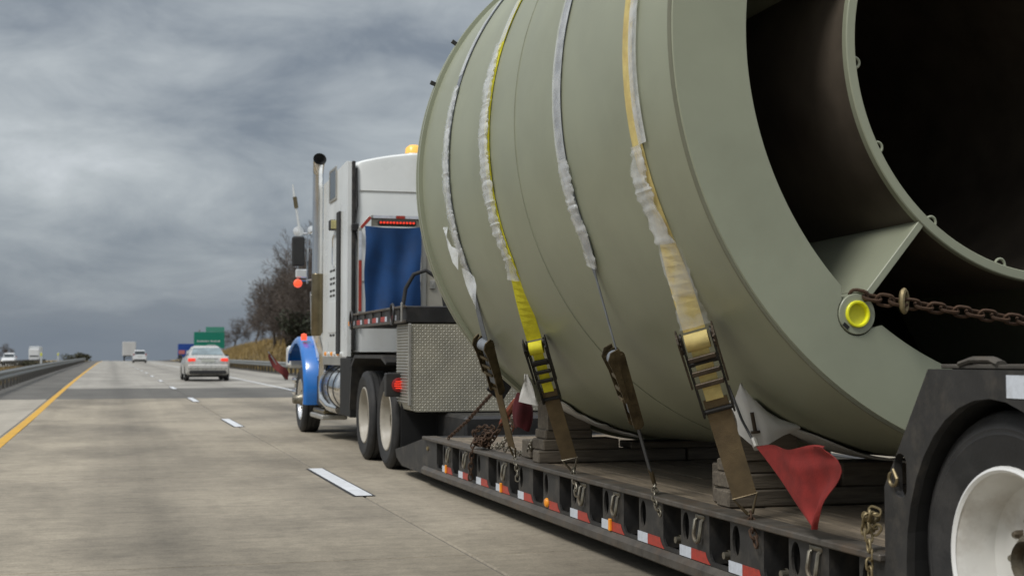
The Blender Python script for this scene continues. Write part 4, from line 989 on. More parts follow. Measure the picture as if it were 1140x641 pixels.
# ------------------------------------------------------------------ chains
chain('chain', 'short chain hooking the yellow strap down to the trailer side', [tip2, (2.895, 8.50, 0.42), (2.89, 8.44, 0.33)], steel, 0.06)
chain('chain', 'chain on the end of the slim grey blue strap', [tip3, (2.885, 7.12, 0.44), (2.885, 7.02, 0.36)], steel, 0.05)
chain('chain', 'short chain under the rearmost gold strap ring', [tip4, (2.89, 5.93, 0.42), (2.89, 5.87, 0.33)], rust, 0.055)
chain('chain', 'short chain under the foremost strap hanging over the deck edge', [tip1, (2.885, 9.80, 0.42), (2.88, 9.76, 0.30)], steel, 0.05)
ch = chain('chain', 'rusty chain stretched from the yellow capped trunnion across the pipe mouth', [(3.13, 5.42, 1.505), (3.28, 5.36, 1.475), (3.9, 5.22, 1.385), (4.7, 5.1, 1.27)], rust, 0.078, twist0=0.5)
mb = MB(); mb.tube([Vector((3.335, 5.345, 1.475)) + Vector((0.018 * math.cos(R(a)), -0.012 + 0.01 * math.cos(R(a)), 0.046 * math.sin(R(a)))) for a in range(0, 360, 30)], 0.013, 7, closed=True); mb.build('grab_hook', brass, ch)
chain('chain', 'brass coloured chain hanging beside the trailer wheel frame', [(2.95, 4.96, 0.56), (2.92, 4.90, 0.62), (2.91, 4.96, 0.60), (2.93, 4.90, 0.55), (2.90, 4.95, 0.53), (2.89, 4.90, 0.62), (2.895, 4.92, 0.58), (2.885, 4.885, 0.47), (2.88, 4.865, 0.22)], brass, 0.05, jitter=0.004)
pile = []
for i in range(26):
    a = i * 1.3; pile.append((2.97 + 0.055 * math.cos(a) + 0.02 * math.sin(i), 11.05 + 0.30 * math.sin(a * 0.7) * 0.5, 0.49 + 0.008 * i * (0.6 + 0.4 * math.sin(i))))
chain('chain', 'rusty chain heaped on the deck edge with one end hanging down', pile + [(2.89, 11.1, 0.50), (2.875, 11.12, 0.30), (2.875, 11.13, 0.18)], rust, 0.06)
ch = chain('chain', 'rusty chain with a red load binder rising behind the foremost strap', [(3.0, 11.0, 0.50), (3.08, 10.8, 0.72), (3.16, 10.6, 0.92), (3.22, 10.45, 1.02)], rust, 0.06)
mb = MB(); mb.tube([(3.06, 10.86, 0.68), (3.09, 10.78, 0.76), (3.13, 10.68, 0.86), (3.155, 10.62, 0.92)], [0.018, 0.034, 0.030, 0.016], 9); mb.tube([(3.10, 10.76, 0.78), (3.13, 10.74, 0.66), (3.12, 10.78, 0.60)], 0.014, 7); mb.build('load_binder', binder_red, ch)
chain('chain', 'bright steel chain bunched on the deck beneath the foremost ratchet', [(3.05, 10.32, 0.80), (3.04, 10.45, 0.76), (3.03, 10.5, 0.62), (3.0, 10.62, 0.52), (2.99, 10.85, 0.50), (3.02, 10.6, 0.50), (3.05, 10.3, 0.49), (3.06, 10.05, 0.49), (3.02, 9.9, 0.60)], steel, 0.055, jitter=0.01)
ch = chain('chain', 'thin dark chain slanting up to a black rubber flap by the tread plate', [(2.98, 12.35, 0.48), (3.05, 11.9, 0.66), (3.10, 11.45, 0.86), (3.13, 11.1, 1.0)], rust, 0.05)
mb = MB(); M = Matrix.Translation((3.10, 11.0, 0.99)) @ Matrix.Rotation(0.3, 4, 'Z') @ Matrix.Rotation(R(38), 4, 'Y'); mb.box((-0.09, -0.008, -0.11), (0.09, 0.008, 0.11), 0.006, 0, M); mb.build('rubber_flap', pocket_m, ch)
pile = [(3.27 + 0.05 * math.cos(i * 1.1), 10.12 + 0.07 * math.sin(i * 1.7), 0.90 + 0.012 * i * (i % 3 - 0.4)) for i in range(12)]
chain('chain', 'short knot of steel chain on the front cradle beside the dark red cloth', pile, steel, 0.05)

# ------------------------------------------------------------------ flags
def cloth_grid(fn, nu, nv): return [[fn(j / nu, i / nv) for j in range(nu + 1)] for i in range(nv + 1)]
fl = thing('warning_flag', 'red mesh warning flag drooping from a rod beside the gold strap', 'flag', (2.86, 5.7, 0.6))
mb = MB(); mb.tube([(2.895, 6.19, 1.09), (2.885, 6.02, 0.93), (2.888, 5.93, 0.855), (2.888, 5.89, 0.825)], 0.0065, 7); mb.build('rod', black, fl)
mb = MB(); mb.tube([(2.893, 5.915, 0.845), (2.886, 5.87, 0.81)], 0.017, 10); mb.build('rod_socket', alu, fl)
A_, B_, C_, D_ = Vector((2.886, 5.875, 0.815)), Vector((2.86, 5.18, 0.855)), Vector((2.86, 5.04, 0.775)), Vector((2.86, 5.27, 0.51))
def flagfn(u, v):
    top = A_.lerp(B_, u); right = B_.lerp(C_, min(1, v * 2.2)).lerp(D_, max(0, (v - 0.42) / 0.58))
    left = A_.lerp(D_, v); p = left.lerp(right, u) if True else top
    if v < 0.3: p = p.lerp(top.lerp(left.lerp(right, u), v / 0.3), 1 - v / 0.3)
    w_ = math.sin(u * PI) * 0.5 + 0.3
    p = p + Vector((0.020 * math.sin(u * 8 + v * 5) * w_ + 0.012 * math.sin(v * 9 + u * 4) * u + 0.011 * math.sin(v * 19 - u * 3) * u * (1 - v), 0, 0.010 * math.sin(u * 9) * (1 - v)))
    return p
sheet(cloth_grid(flagfn, 24, 18), 0.003).build('cloth', flag_m, fl, angle=60)
fmb = flag_m.node_tree.nodes['Principled BSDF']; fmb.inputs['Alpha'].default_value = 0.80; fmb.inputs['Transmission Weight'].default_value = 0.0
rc = thing('red_cloth', 'dark red cloth hanging behind the foremost strap near the front cradle', 'flag', (3.08, 10.3, 0.66))
def redfn(u, v):
    a = u * PI * 1.3; r = 0.055 * (0.75 + 0.6 * math.sin(v * PI * 0.9)) * (1 + 0.12 * math.sin(u * 17 + v * 3)); return Vector((3.08 + r * math.cos(a + 2.6), 10.3 + r * math.sin(a + 2.6) * 0.8, 0.93 - 0.26 * v + 0.02 * math.sin(u * 7)))
sheet(cloth_grid(redfn, 16, 10), 0.004).build('cloth', flag_dk, rc, angle=70)

# ------------------------------------------------------------------ tractor
trk = thing('semi_truck', 'white and blue sleeper cab semi truck hauling the pipe', 'truck', (4.2, 19.5, 0))
def shell_box(lo, hi, r, crown=0.0, mi=0, n=5):
    """box with rounded vertical edges and a crowned roof"""
    mb = MB(); w = hi[0] - lo[0]; l = hi[1] - lo[1]; o = rrect(w, l, r, n, (lo[0] + hi[0]) / 2, (lo[1] + hi[1]) / 2); o2 = []
    for i, p in enumerate(o):
        q = o[(i + 1) % len(o)]; o2.append(p)
        if abs(p[0] - q[0]) > 0.5: o2 += [(lerp(p[0], q[0], j / 12), p[1]) for j in range(1, 12)]
    o = o2; k = len(o); vs = []
    cx_ = (lo[0] + hi[0]) / 2
    def zz(x): return crown * (1 - ((x - cx_) / (w / 2)) ** 2)
    rows = [(1.0, lo[2], 0), (1.0, hi[2] - 0.08, 1), (0.992, hi[2] - 0.03, 1), (0.965, hi[2] - 0.005, 1), (0.9, hi[2] + 0.0, 1)]
    for (sc_, z, cr_) in rows:
        for (x, y_) in o: xx = cx_ + (x - cx_) * sc_; yy_ = (lo[1] + hi[1]) / 2 + (y_ - (lo[1] + hi[1]) / 2) * sc_; vs.append((xx, yy_, z + cr_ * zz(xx)))
    fs = [(i * k + j, i * k + (j + 1) % k, (i + 1) * k + (j + 1) % k, (i + 1) * k + j) for i in range(len(rows) - 1) for j in range(k)]
    fs += [tuple(range(k))[::-1]]
    # crowned roof in strips from front row to back row
    b0 = len(vs); vs2 = []; m = 12; ylo, yhi = lo[1] + l * 0.05, hi[1] - l * 0.05
    mb.add(vs, fs, mi, True)
    g2 = []
    for i in range(m + 1):
        x = cx_ + (w * 0.9) * (i / m - 0.5); g2 += [(x, lo[1] + l * 0.05, hi[2] + zz(x)), (x, hi[1] - l * 0.05, hi[2] + zz(x))]
    mb.add(g2, [(2 * i, 2 * i + 1, 2 * i + 3, 2 * i + 2) for i in range(m)], mi, True)
    return mb
# sleeper with side extender, dark gap and rear wall
slp = shell_box((3.07, 18.02, 1.28), (5.33, 20.5, 3.78), 0.12, 0.17).build('sleeper', white, trk, angle=40)
mb = MB(); mb.plate([(18.0, 1.22), (20.15, 1.22), (20.15, 3.72), (18.12, 3.80), (18.0, 3.78)], [], lambda u, v, w: (2.985 + w, u, v), 0.05); ext = mb.build('side_fairing', white, trk)
mb = MB(); mb.plate([(18.0, 1.22), (20.15, 1.22), (20.15, 3.72), (18.12, 3.80), (18.0, 3.78)], [], lambda u, v, w: (5.365 + w, u, v), 0.05); mb.build('side_fairing', white, trk)
mb = MB(); mb.box((3.14, 18.012, 3.395), (5.26, 18.02, 3.408)); mb.box((3.14, 18.012, 2.2), (5.26, 18.02, 2.21)); mb.build('panel_seam', alu, slp)
mb = MB(); mb.box((3.036, 17.99, 1.3), (3.085, 18.06, 3.79), 0.01); mb.build('fairing_seal', frame_m, trk)
mb = MB(); mb.box((2.955, 18.55, 1.25), (2.984, 18.78, 3.18), 0.008); mb.build('rubber_guard', plastic, trk)
mb = MB(); mb.tube([(3.10, 18.01, 3.7), (3.11, 18.0, 3.2), (3.07, 18.0, 2.95), (3.12, 18.0, 2.7), (3.14, 18.0, 2.1), (3.12, 18.0, 1.6)], 0.012, 6); mb.build('cable', rubber, trk)
mb = MB(); mb.box((3.03, 17.93, 2.86), (3.12, 18.01, 2.96), 0.01); mb.build('junction_box', plastic, trk)
mb = MB(); mb.box((2.972, 18.94, 3.42), (2.984, 19.48, 3.80), 0.04); wv = mb.build('window', glass, ext)
mb = MB()
for a_2, b_2 in (((2.966, 18.90, 3.38), (2.983, 18.94, 3.84)), ((2.966, 19.48, 3.38), (2.983, 19.52, 3.84)), ((2.966, 18.94, 3.38), (2.983, 19.48, 3.415)), ((2.966, 18.94, 3.805), (2.983, 19.48, 3.84))): mb.box(a_2, b_2, 0.004)
mb.build('frame', alu, wv)
# locker door, vents, running lights on the side fairing
mb = MB(); mb.box((2.977, 18.95, 1.55), (2.9845, 19.6, 1.98), 0.01); mb.build('locker_door', white, ext)
for z in (1.50, 2.05, 2.12, 2.22, 2.29, 2.40):
    for j in range(2):
        mb = MB(); mb.box((2.979, 19.05 + 0.25 * j, z), (2.9846, 19.22 + 0.25 * j, z + 0.028)); mb.build('vent_slot', plastic, ext)
mb = MB(); mb.tube([(2.97, 19.05, 2.45), (2.955, 19.07, 2.5), (2.955, 19.07, 2.85), (2.97, 19.05, 2.9)], 0.014, 6); mb.build('grab_handle', chrome, ext)
for i in range(6):
    mb = MB(); mb.lathe([(0.03, 0.0), (0.03, -0.014), (0.015, -0.024), (0, -0.026)], (2.985, 18.45 + 0.28 * i, 1.255), (1, 0, 0), 10); mb.build('running_light', amber if i % 2 else sign_white, ext)
mb = MB(); mb.box((2.98, 18.06, 1.10), (3.0, 20.1, 1.22), 0.004); mb.build('skirt_trim', alu, trk)
mb = MB(); mb.box((2.90, 18.93, 2.96), (2.98, 19.12, 3.10), 0.01); wl = mb.build('work_light', plastic, trk)
mb = MB(); mb.box((2.905, 18.905, 2.97), (2.985, 18.929, 3.09), 0.008); mb.build('lens', mat('cream_lens', (0.50, 0.46, 0.22), 0.3), wl)
for (x, y_) in ((3.95, 18.4), (4.65, 18.4)):
    mb = MB(); mb.lathe([(0.13, 0.0), (0.13, 0.02), (0.12, 0.03)], (x, y_, 3.94), (0, 0, 1), 20); mb.lathe([(0.12, 0.03), (0.11, 0.11), (0.06, 0.15), (0, 0.155)], (x, y_, 3.94), (0, 0, 1), 20, 1); mb.build('beacon', [alu, amber_hot], trk, angle=60)
# cab, door, hood
cab = shell_box((3.13, 20.5, 1.15), (5.27, 22.35, 2.95), 0.12, 0.1).build('cab', white, trk, angle=40)
mb = MB(); mb.box((3.117, 21.15, 2.05), (3.128, 22.15, 2.72), 0.04); mb.build('window', glass, cab)
mb = MB(); mb.box((3.118, 20.9, 1.2), (3.129, 22.25, 2.0), 0.02); dr_ = mb.build('door', white, cab)
mb = MB(); mb.box((3.10, 21.0, 1.8), (3.117, 21.15, 1.84), 0.006); mb.build('handle', chrome, dr_)
mb = MB(); mb.box((3.3, 22.35, 2.1), (5.1, 22.372, 2.8), 0.04); mb.build('windscreen', glass, cab)
mb = MB(); vs = []
for (y_, w, zt, zb) in ((22.4, 0.95, 1.98, 1.0), (23.3, 0.88, 1.88, 0.95), (24.1, 0.80, 1.75, 0.85), (24.25, 0.72, 1.65, 0.85)):
    vs += [(4.2 - w, y_, zb), (4.2 - w, y_, zt - 0.12), (4.2 - w + 0.12, y_, zt), (4.2 + w - 0.12, y_, zt), (4.2 + w, y_, zt - 0.12), (4.2 + w, y_, zb)]
fs = [(i * 6 + j, i * 6 + j + 1, (i + 1) * 6 + j + 1, (i + 1) * 6 + j) for i in range(3) for j in range(5)] + [tuple(range(6))[::-1], tuple(range(18, 24))]
mb.add(vs, fs, 0, True); mb.build('hood', blue, trk)
mb = MB(); mb.box((3.6, 24.255, 0.8), (4.8, 24.30, 1.6), 0.03); mb.build('grille', chrome, trk)
# front fenders: swept arch with a deep rear apron
FY = 22.55
for sgn in (-1, 1):
    xo = 4.2 + sgn * 1.30; xi = 4.2 + sgn * 0.86
    path = [(21.55, 0.47), (21.50, 0.62), (21.50, 0.82), (21.60, 1.06), (21.82, 1.28), (22.05, 1.44), (22.35, 1.52), (22.7, 1.52), (23.0, 1.46), (23.3, 1.38), (23.55, 1.30), (23.62, 1.15)]
    mb = MB(); vs = []
    for (y_, z) in path:
        r_ = Vector((0, y_ - FY, z - 0.6)).normalized()
        for (x, k) in ((xo, -0.10), (xo - sgn * 0.0, -0.03), (xo - sgn * 0.05, 0.015), (xi, 0.03)): vs.append((x, y_ + r_.y * k, z + r_.z * k))
        for (x, k) in ((xi, -0.0), (xo - sgn * 0.05, -0.02), (xo - sgn * 0.02, -0.05), (xo - sgn * 0.02, -0.10)): vs.append((x, y_ + r_.y * k, z + r_.z * k))
    k = 8; fs = [(i * k + j, i * k + (j + 1) % k, (i + 1) * k + (j + 1) % k, (i + 1) * k + j) for i in range(len(path) - 1) for j in range(k)] + [tuple(range(k)), tuple(range((len(path) - 1) * k, len(path) * k))]
    mb.add(vs, fs, 0, True); fd = mb.build('fender', blue, trk, angle=50)
    mb = MB(); mb.box((min(xo - sgn * .02, xi), 23.62, 1.02), (max(xo - sgn * .02, xi), 24.0, 1.40), 0.05); mb.build('headlight_pod', white, fd)
    mb = MB(); mb.lathe([(0.045, 0), (0.05, 0.05), (0.04, 0.10), (0.0, 0.11)], (xo + sgn * -0.06, 22.0, 1.47), (0, 0, 1), 14); mb.build('turn_signal', orange_lamp, fd)
mb = MB(); mb.box((3.08, 23.95, 0.38), (5.32, 24.12, 0.86), 0.05); mb.build('bumper', chrome, trk)
for z in (0.62, 0.82):
    mb = MB(); mb.lathe([(0.0, -0.14), (0.045, -0.13), (0.06, -0.05), (0.062, 0.03), (0.0, 0.04)], (3.02, 23.45, z), (0, 1, 0), 14); mb.build('chrome_lamp', chrome, trk)
# exhaust stacks
for sgn in (-1, 1):
    x = 4.2 + sgn * 1.255
    mb = MB(); yb = 20.45
    xl = x - sgn * 0.10; mb.tube([(xl, yb, 0.95), (xl, yb, 1.25), (x - sgn * 0.05, yb, 1.42), (x, yb, 1.6), (x, yb, 2.45), (x, yb, 3.9), (x, yb - 0.02, 4.02), (x, yb - 0.07, 4.09), (x, yb - 0.16, 4.12)], [0.072, 0.072, 0.076, 0.082, 0.082, 0.08, 0.082, 0.09, 0.098], 22, cap=False)
    st_ = mb.build('exhaust_stack', chrome, trk, angle=60)
    mb = MB(); mb.lathe([(0.094, 0.002), (0.07, -0.05), (0.0, -0.1)], (x, yb - 0.158, 4.118), (0, -0.97, 0.25), 20); mb.build('stack_mouth', pocket_m, st_)
    mb = MB(); mb.lathe([(0.084, 1.52), (0.089, 1.53), (0.089, 2.42), (0.086, 2.43), (0.080, 2.44)], (x, yb, 0), (0, 0, 1), 24); mb.build('heat_guard', brass_guard, st_, angle=50)
    mb = MB(); mb.tube([(xl, yb, 1.0), (xl, yb + 0.02, 0.75), (xl, yb - 0.1, 0.6), (x - sgn * 0.16, yb - 0.35, 0.5), (x - sgn * 0.24, yb - 0.7, 0.47)], [0.074, 0.08, 0.085, 0.085, 0.08], 16); mb.build('elbow', chrome, st_, angle=60)
    mb = MB(); mb.box((min(x, 4.2 + sgn * 1.05), yb - 0.02, 3.1), (max(x, 4.2 + sgn * 1.05), yb + 0.02, 3.13), 0.004); mb.build('stay', chrome, st_)
# mirrors
for sgn in (-1, 1):
    xm = 4.2 + sgn * 1.27; ym = 22.55
    mb = MB(); mb.box((xm - 0.10, ym - 0.05, 2.68), (xm + 0.10, ym + 0.05, 3.16), 0.025); mr_ = mb.build('mirror', plastic, trk)
    mb = MB(); mb.tube([(xm - sgn * 0.16, ym + 0.06, 2.4), (xm - sgn * 0.16, ym + 0.06, 3.32)], 0.016, 8)
    for z in (2.45, 3.22): mb.tube([(xm - sgn * 0.16, ym + 0.06, z), (4.2 + sgn * 1.07, ym - 0.4, z)], 0.014, 8)
    mb.tube([(xm, ym, 3.16), (xm, ym, 3.22), (xm - sgn * 0.16, ym + 0.06, 3.22)], 0.012, 6); mb.tube([(xm, ym, 2.68), (xm, ym, 2.45), (xm - sgn * 0.16, ym + 0.06, 2.45)], 0.012, 6)
    mb.build('mirror_arm', chrome, mr_)
    for (dx, z, r_) in ((0.02, 3.245, 0.085), (-0.21, 3.27, 0.070)):
        mb = MB(); mb.lathe([(0, 0.06), (r_ * .6, 0.05), (r_, 0.0), (r_ * 0.97, -0.012), (0, -0.03)], (xm - sgn * (0.0 if dx > 0 else 0.22), ym, z), (0, 1, 0), 20); mb.build('spot_mirror', mirror_m, mr_, angle=50)
    mb = MB(); mb.box((xm - 0.04, ym - 0.04, 2.49), (xm + 0.14, ym + 0.03, 2.63), 0.035); mb.build('convex_mirror', mirror_m, mr_)
    mb = MB(); mb.lathe([(0.0, -0.05), (0.05, -0.045), (0.07, -0.01), (0.07, 0.03), (0, 0.04)], (xm + 0.0, ym, 2.40), (0, 1, 0), 18); mb.build('turn_signal', orange_lamp, mr_)
# antenna
mb = MB(); mb.tube([(2.95, 22.5, 3.22), (2.90, 22.5, 3.55), (2.87, 22.5, 3.7), (2.83, 22.5, 4.0)], [0.022, 0.018, 0.026, 0.012], 8); mb.tube([(2.89, 22.5, 3.62), (2.862, 22.5, 3.80)], 0.034, 8, 1); mb.build('antenna', [sign_white, brass_guard], trk)
# grab ladder by the cab
mb = MB()
for y_ in (21.25, 21.55): mb.tube([(3.02, y_, 1.58), (3.0, y_, 2.22)], 0.014, 6)
for z in (1.65, 1.78, 1.91, 2.04, 2.17): mb.tube([(3.01, 21.25, z), (3.01, 21.55, z)], 0.010, 6)
mb.build('grab_rails', chrome, trk)
# tanks, steps, frame
for sgn in (-1, 1):
    xt = 4.2 + sgn * 0.92
    mb = MB(); mb.lathe([(0.0, 0.0), (0.27, 0.0), (0.315, 0.03), (0.325, 0.06), (0.325, 1.5), (0.30, 1.55), (0, 1.56)], (xt, 18.75, 0.78), (0, 1, 0), 36); tk_ = mb.build('fuel_tank', chrome, trk, angle=40)
    for y_ in (18.95, 19.45, 20.0):
        mb = MB(); mb.lathe([(0.326, 0), (0.332, 0.005), (0.332, 0.055), (0.326, 0.06)], (xt, y_, 0.78), (0, 1, 0), 36); mb.build('tank_band', pocket_m, tk_)
    mb = MB(); mb.box((xt - 0.28 if sgn < 0 else xt - 0.1, 20.3, 0.29), (xt + 0.1 if sgn < 0 else xt + 0.28, 21.55, 0.36), 0.015); mb.build('step', alu, trk)
    mb = MB(); mb.box((xt - 0.24 if sgn < 0 else xt - 0.1, 20.4, 0.37), (xt + 0.1 if sgn < 0 else xt + 0.24, 21.5, 0.43), 0.015); mb.build('step_kick_plate', brass_guard, trk)
    mb = MB(); mb.box((xt - 0.2, 20.45, 0.45), (xt + 0.15, 21.4, 0.95), 0.04); mb.build('battery_box', black, trk)
    mb = MB(); mb.box((xt - 0.10, 20.42, 0.75), (xt + 0.1, 20.449, 1.05), 0.01); mb.build('blue_panel', blue, trk)
mb = MB(); mb.box((3.75, 14.6, 0.62), (3.85, 24.1, 0.90), 0.01); mb.box((4.55, 14.6, 0.62), (4.65, 24.1, 0.90), 0.01); mb.box((3.3, 18.05, 0.9), (5.1, 22.4, 1.2), 0.02)
for y_ in (15.03, 16.40): mb.box((3.1, y_ - 0.07, 0.46), (5.3, y_ + 0.07, 0.60), 0.03)
mb.box((3.2, 22.28, 0.44), (5.2, 22.42, 0.58), 0.03); mb.build('chassis', black, trk)
for y_ in (15.03, 16.40):
    for sgn, x in ((-1, XS + TW / 2), (-1, XS + TW * 1.5 + 0.06), (1, XR - TW / 2), (1, XR - TW * 1.5 - 0.06)): wheel(trk, dual_t, trk_r, dual_h, (x, y_, TR), sgn)
for sgn, x in ((-1, 2.97 + 0.15), (1, 5.43 - 0.15)): wheel(trk, front_t, front_r, front_h, (x, FY, TR), sgn)
for sgn in (-1, 1):
    xa, xb = sorted((4.2 + sgn * 1.29, 4.2 + sgn * 0.62))
    mb = MB(); o = [(14.95, 1.16), (15.25, 1.24), (17.0, 1.24), (17.25, 1.12), (17.38, 0.55), (17.34, 0.55), (17.2, 1.10), (16.97, 1.20), (15.27, 1.20), (14.97, 1.13)]
    mb.plate(o, [], lambda u, v, w: (xa + w, u, v), xb - xa); mb.build('quarter_fender', frame_m, trk)
    mb = MB(); mb.box((xa + 0.02, 17.42, 0.45), (xb, 17.48, 1.1), 0.006); mb.build('mud_flap', pocket_m, trk)
    mb = MB(); mb.box((min(4.2 + sgn * 1.25, 4.2 + sgn * 1.21), 17.5, 0.45), (max(4.2 + sgn * 1.25, 4.2 + sgn * 1.21), 18.35, 1.20), 0.01); mb.build('side_skirt', pocket_m, trk)
    mb = MB(); mb.box((xa + 0.05, 14.385, 0.08), (xb, 14.395, 0.75), 0.003); mb.build('mud_flap', pocket_m, trk)
    xq = 4.2 + sgn * 1.27
    mb = MB(); mb.box((xq - 0.13, 14.39, 0.80), (xq + 0.13, 14.49, 1.05), 0.01); lb = mb.build('lamp_box', black, trk)
    mb = MB(); mb.lathe([(0.075, 0.0), (0.075, -0.012), (0.06, -0.02), (0, -0.022)], (xq + 0.005, 14.39, 0.925), (0, 1, 0), 20); tl = mb.build('tail_light', red_dim, lb)
    for q in range(4):
        mb = MB(); w_ = 0.055 - 0.012 * abs(q - 1.5); mb.box((xq + 0.005 - w_, 14.362, 0.885 + q * 0.023), (xq + 0.005 + w_, 14.367, 0.897 + q * 0.023)); mb.build('led_row', red_lamp, tl)
# headache rack behind the sleeper
rk = MB()
RY = 17.62
def bar(a, b, w=0.045):
    a = Vector(a); b = Vector(b); d = b - a; u = Vector((0, 1, 0)); v = d.normalized().cross(u); M = Matrix.Translation(a) @ Matrix((v, u, d.normalized())).transposed().to_4x4(); rk.box((-w / 2, -0.03, 0), (w / 2, 0.03, d.length), 0.005, 0, M)
bar((3.08, RY, 1.75), (3.08, RY, 2.86)); bar((3.08, RY, 2.86), (3.22, RY, 3.02)); bar((3.22, RY, 3.02), (5.18, RY, 3.02)); bar((5.18, RY, 3.02), (5.32, RY, 2.86)); bar((5.32, RY, 2.86), (5.32, RY, 1.75))
bar((3.92, RY, 1.75), (3.92, RY, 3.0), 0.06); bar((4.48, RY, 1.75), (4.48, RY, 3.0), 0.06)
rko = rk.build('headache_rack', alu, trk)
mb = MB(); mb.box((3.955, RY - 0.01, 1.76), (4.445, RY + 0.02, 2.99), 0.004); pn = mb.build('locker_panel', beige, rko)
mb = MB(); mb.box((4.52, RY - 0.01, 1.76), (5.28, RY + 0.02, 2.84), 0.004); mb.build('locker_panel', beige, rko)
mb = MB(); mb.box((3.23, RY - 0.005, 2.90), (3.90, RY + 0.02, 2.997), 0.004); mb.build('header_panel', beige, rko)
for z in (2.1, 2.62):
    mb = MB(); mb.box((4.0, RY - 0.03, z), (4.07, RY - 0.011, z + 0.11), 0.008); mb.box((4.02, RY - 0.04, z + 0.04), (4.05, RY - 0.031, z + 0.08), 0.003); mb.build('latch', alu, rko)
def tapeseg(a, b, m):
    a = Vector(a); b = Vector(b); d = b - a; u = Vector((0, 1, 0)); v = d.normalized().cross(u); M = Matrix.Translation(a) @ Matrix((v, u, d.normalized())).transposed().to_4x4(); q = MB(); q.box((-0.019, -0.0335, 0), (0.019, -0.0305, d.length), 0, 0, M); q.build('red_tape' if m is red_tape else 'white_tape', m, rko)
for (z0_, z1_, m) in ((1.8, 2.45, red_tape), (2.46, 2.83, white_tape)): tapeseg((3.08, RY, z0_), (3.08, RY, z1_), m)
tapeseg((3.09, RY, 2.875), (3.21, RY, 3.012), red_tape)
x = 3.25
for (w_, m) in ((0.30, white_tape), (0.12, red_tape), (0.2, white_tape), (0.2, red_tape), (0.2, white_tape), (0.2, red_tape)): tapeseg((x, RY, 3.02), (x + w_ - 0.01, RY, 3.02), m); x += w_
mb = MB(); mb.box((3.31, RY - 0.045, 2.915), (3.81, RY - 0.006, 2.975), 0.01); lbk = mb.build('led_bar', plastic, rko)
for i in range(11):
    mb = MB(); mb.lathe([(0.016, 0.0), (0.015, -0.01), (0, -0.012)], (3.345 + 0.043 * i, RY - 0.045, 2.945), (0, 1, 0), 10); mb.build('led', red_lamp, lbk)
# blue tarp hanging in the rack
tp = MB()
def tarpfn(u, v):
    x = 3.135 + 0.735 * u; z = 2.895 - 1.16 * v
    return Vector((x + 0.01 * math.sin(v * 9), RY - 0.05 - 0.03 * math.sin(u * 15 + v * 2) * (0.3 + v * 0.7) - 0.02 * math.sin(v * 6 + u * 5), z + 0.03 * math.sin(u * PI) * (1 - v) * -0.6 + 0.02 * math.sin(u * 8) * v))
tpo = sheet(cloth_grid(tarpfn, 34, 16), 0.004).build('tarp', tarp_m, angle=60); tag(tpo, 'blue tarp hanging in the rack behind the truck cab', 'tarp')
# flag on the front bumper
ff = thing('warning_flag', 'small dull red flag sticking out from the truck front bumper', 'flag', (2.85, 24.2, 0.9))
mb = MB(); mb.tube([(2.95, 24.22, 0.8), (2.72, 24.22, 1.18), (2.64, 24.22, 1.30)], 0.012, 6); mb.build('rod', galv, ff)
def ffn(u, v): return Vector((2.66 + 0.34 * u - 0.02 * v, 24.2 + 0.03 * math.sin(u * 7), 1.26 - 0.30 * u - 0.03 * u * u - (0.05 + 0.12 * math.sin(min(1, u * 1.3) * PI * 0.8)) * v + 0.02 * math.sin(u * 9 + v * 3)))
sheet(cloth_grid(ffn, 10, 5), 0.004).build('cloth', flag_dull, ff, angle=60)

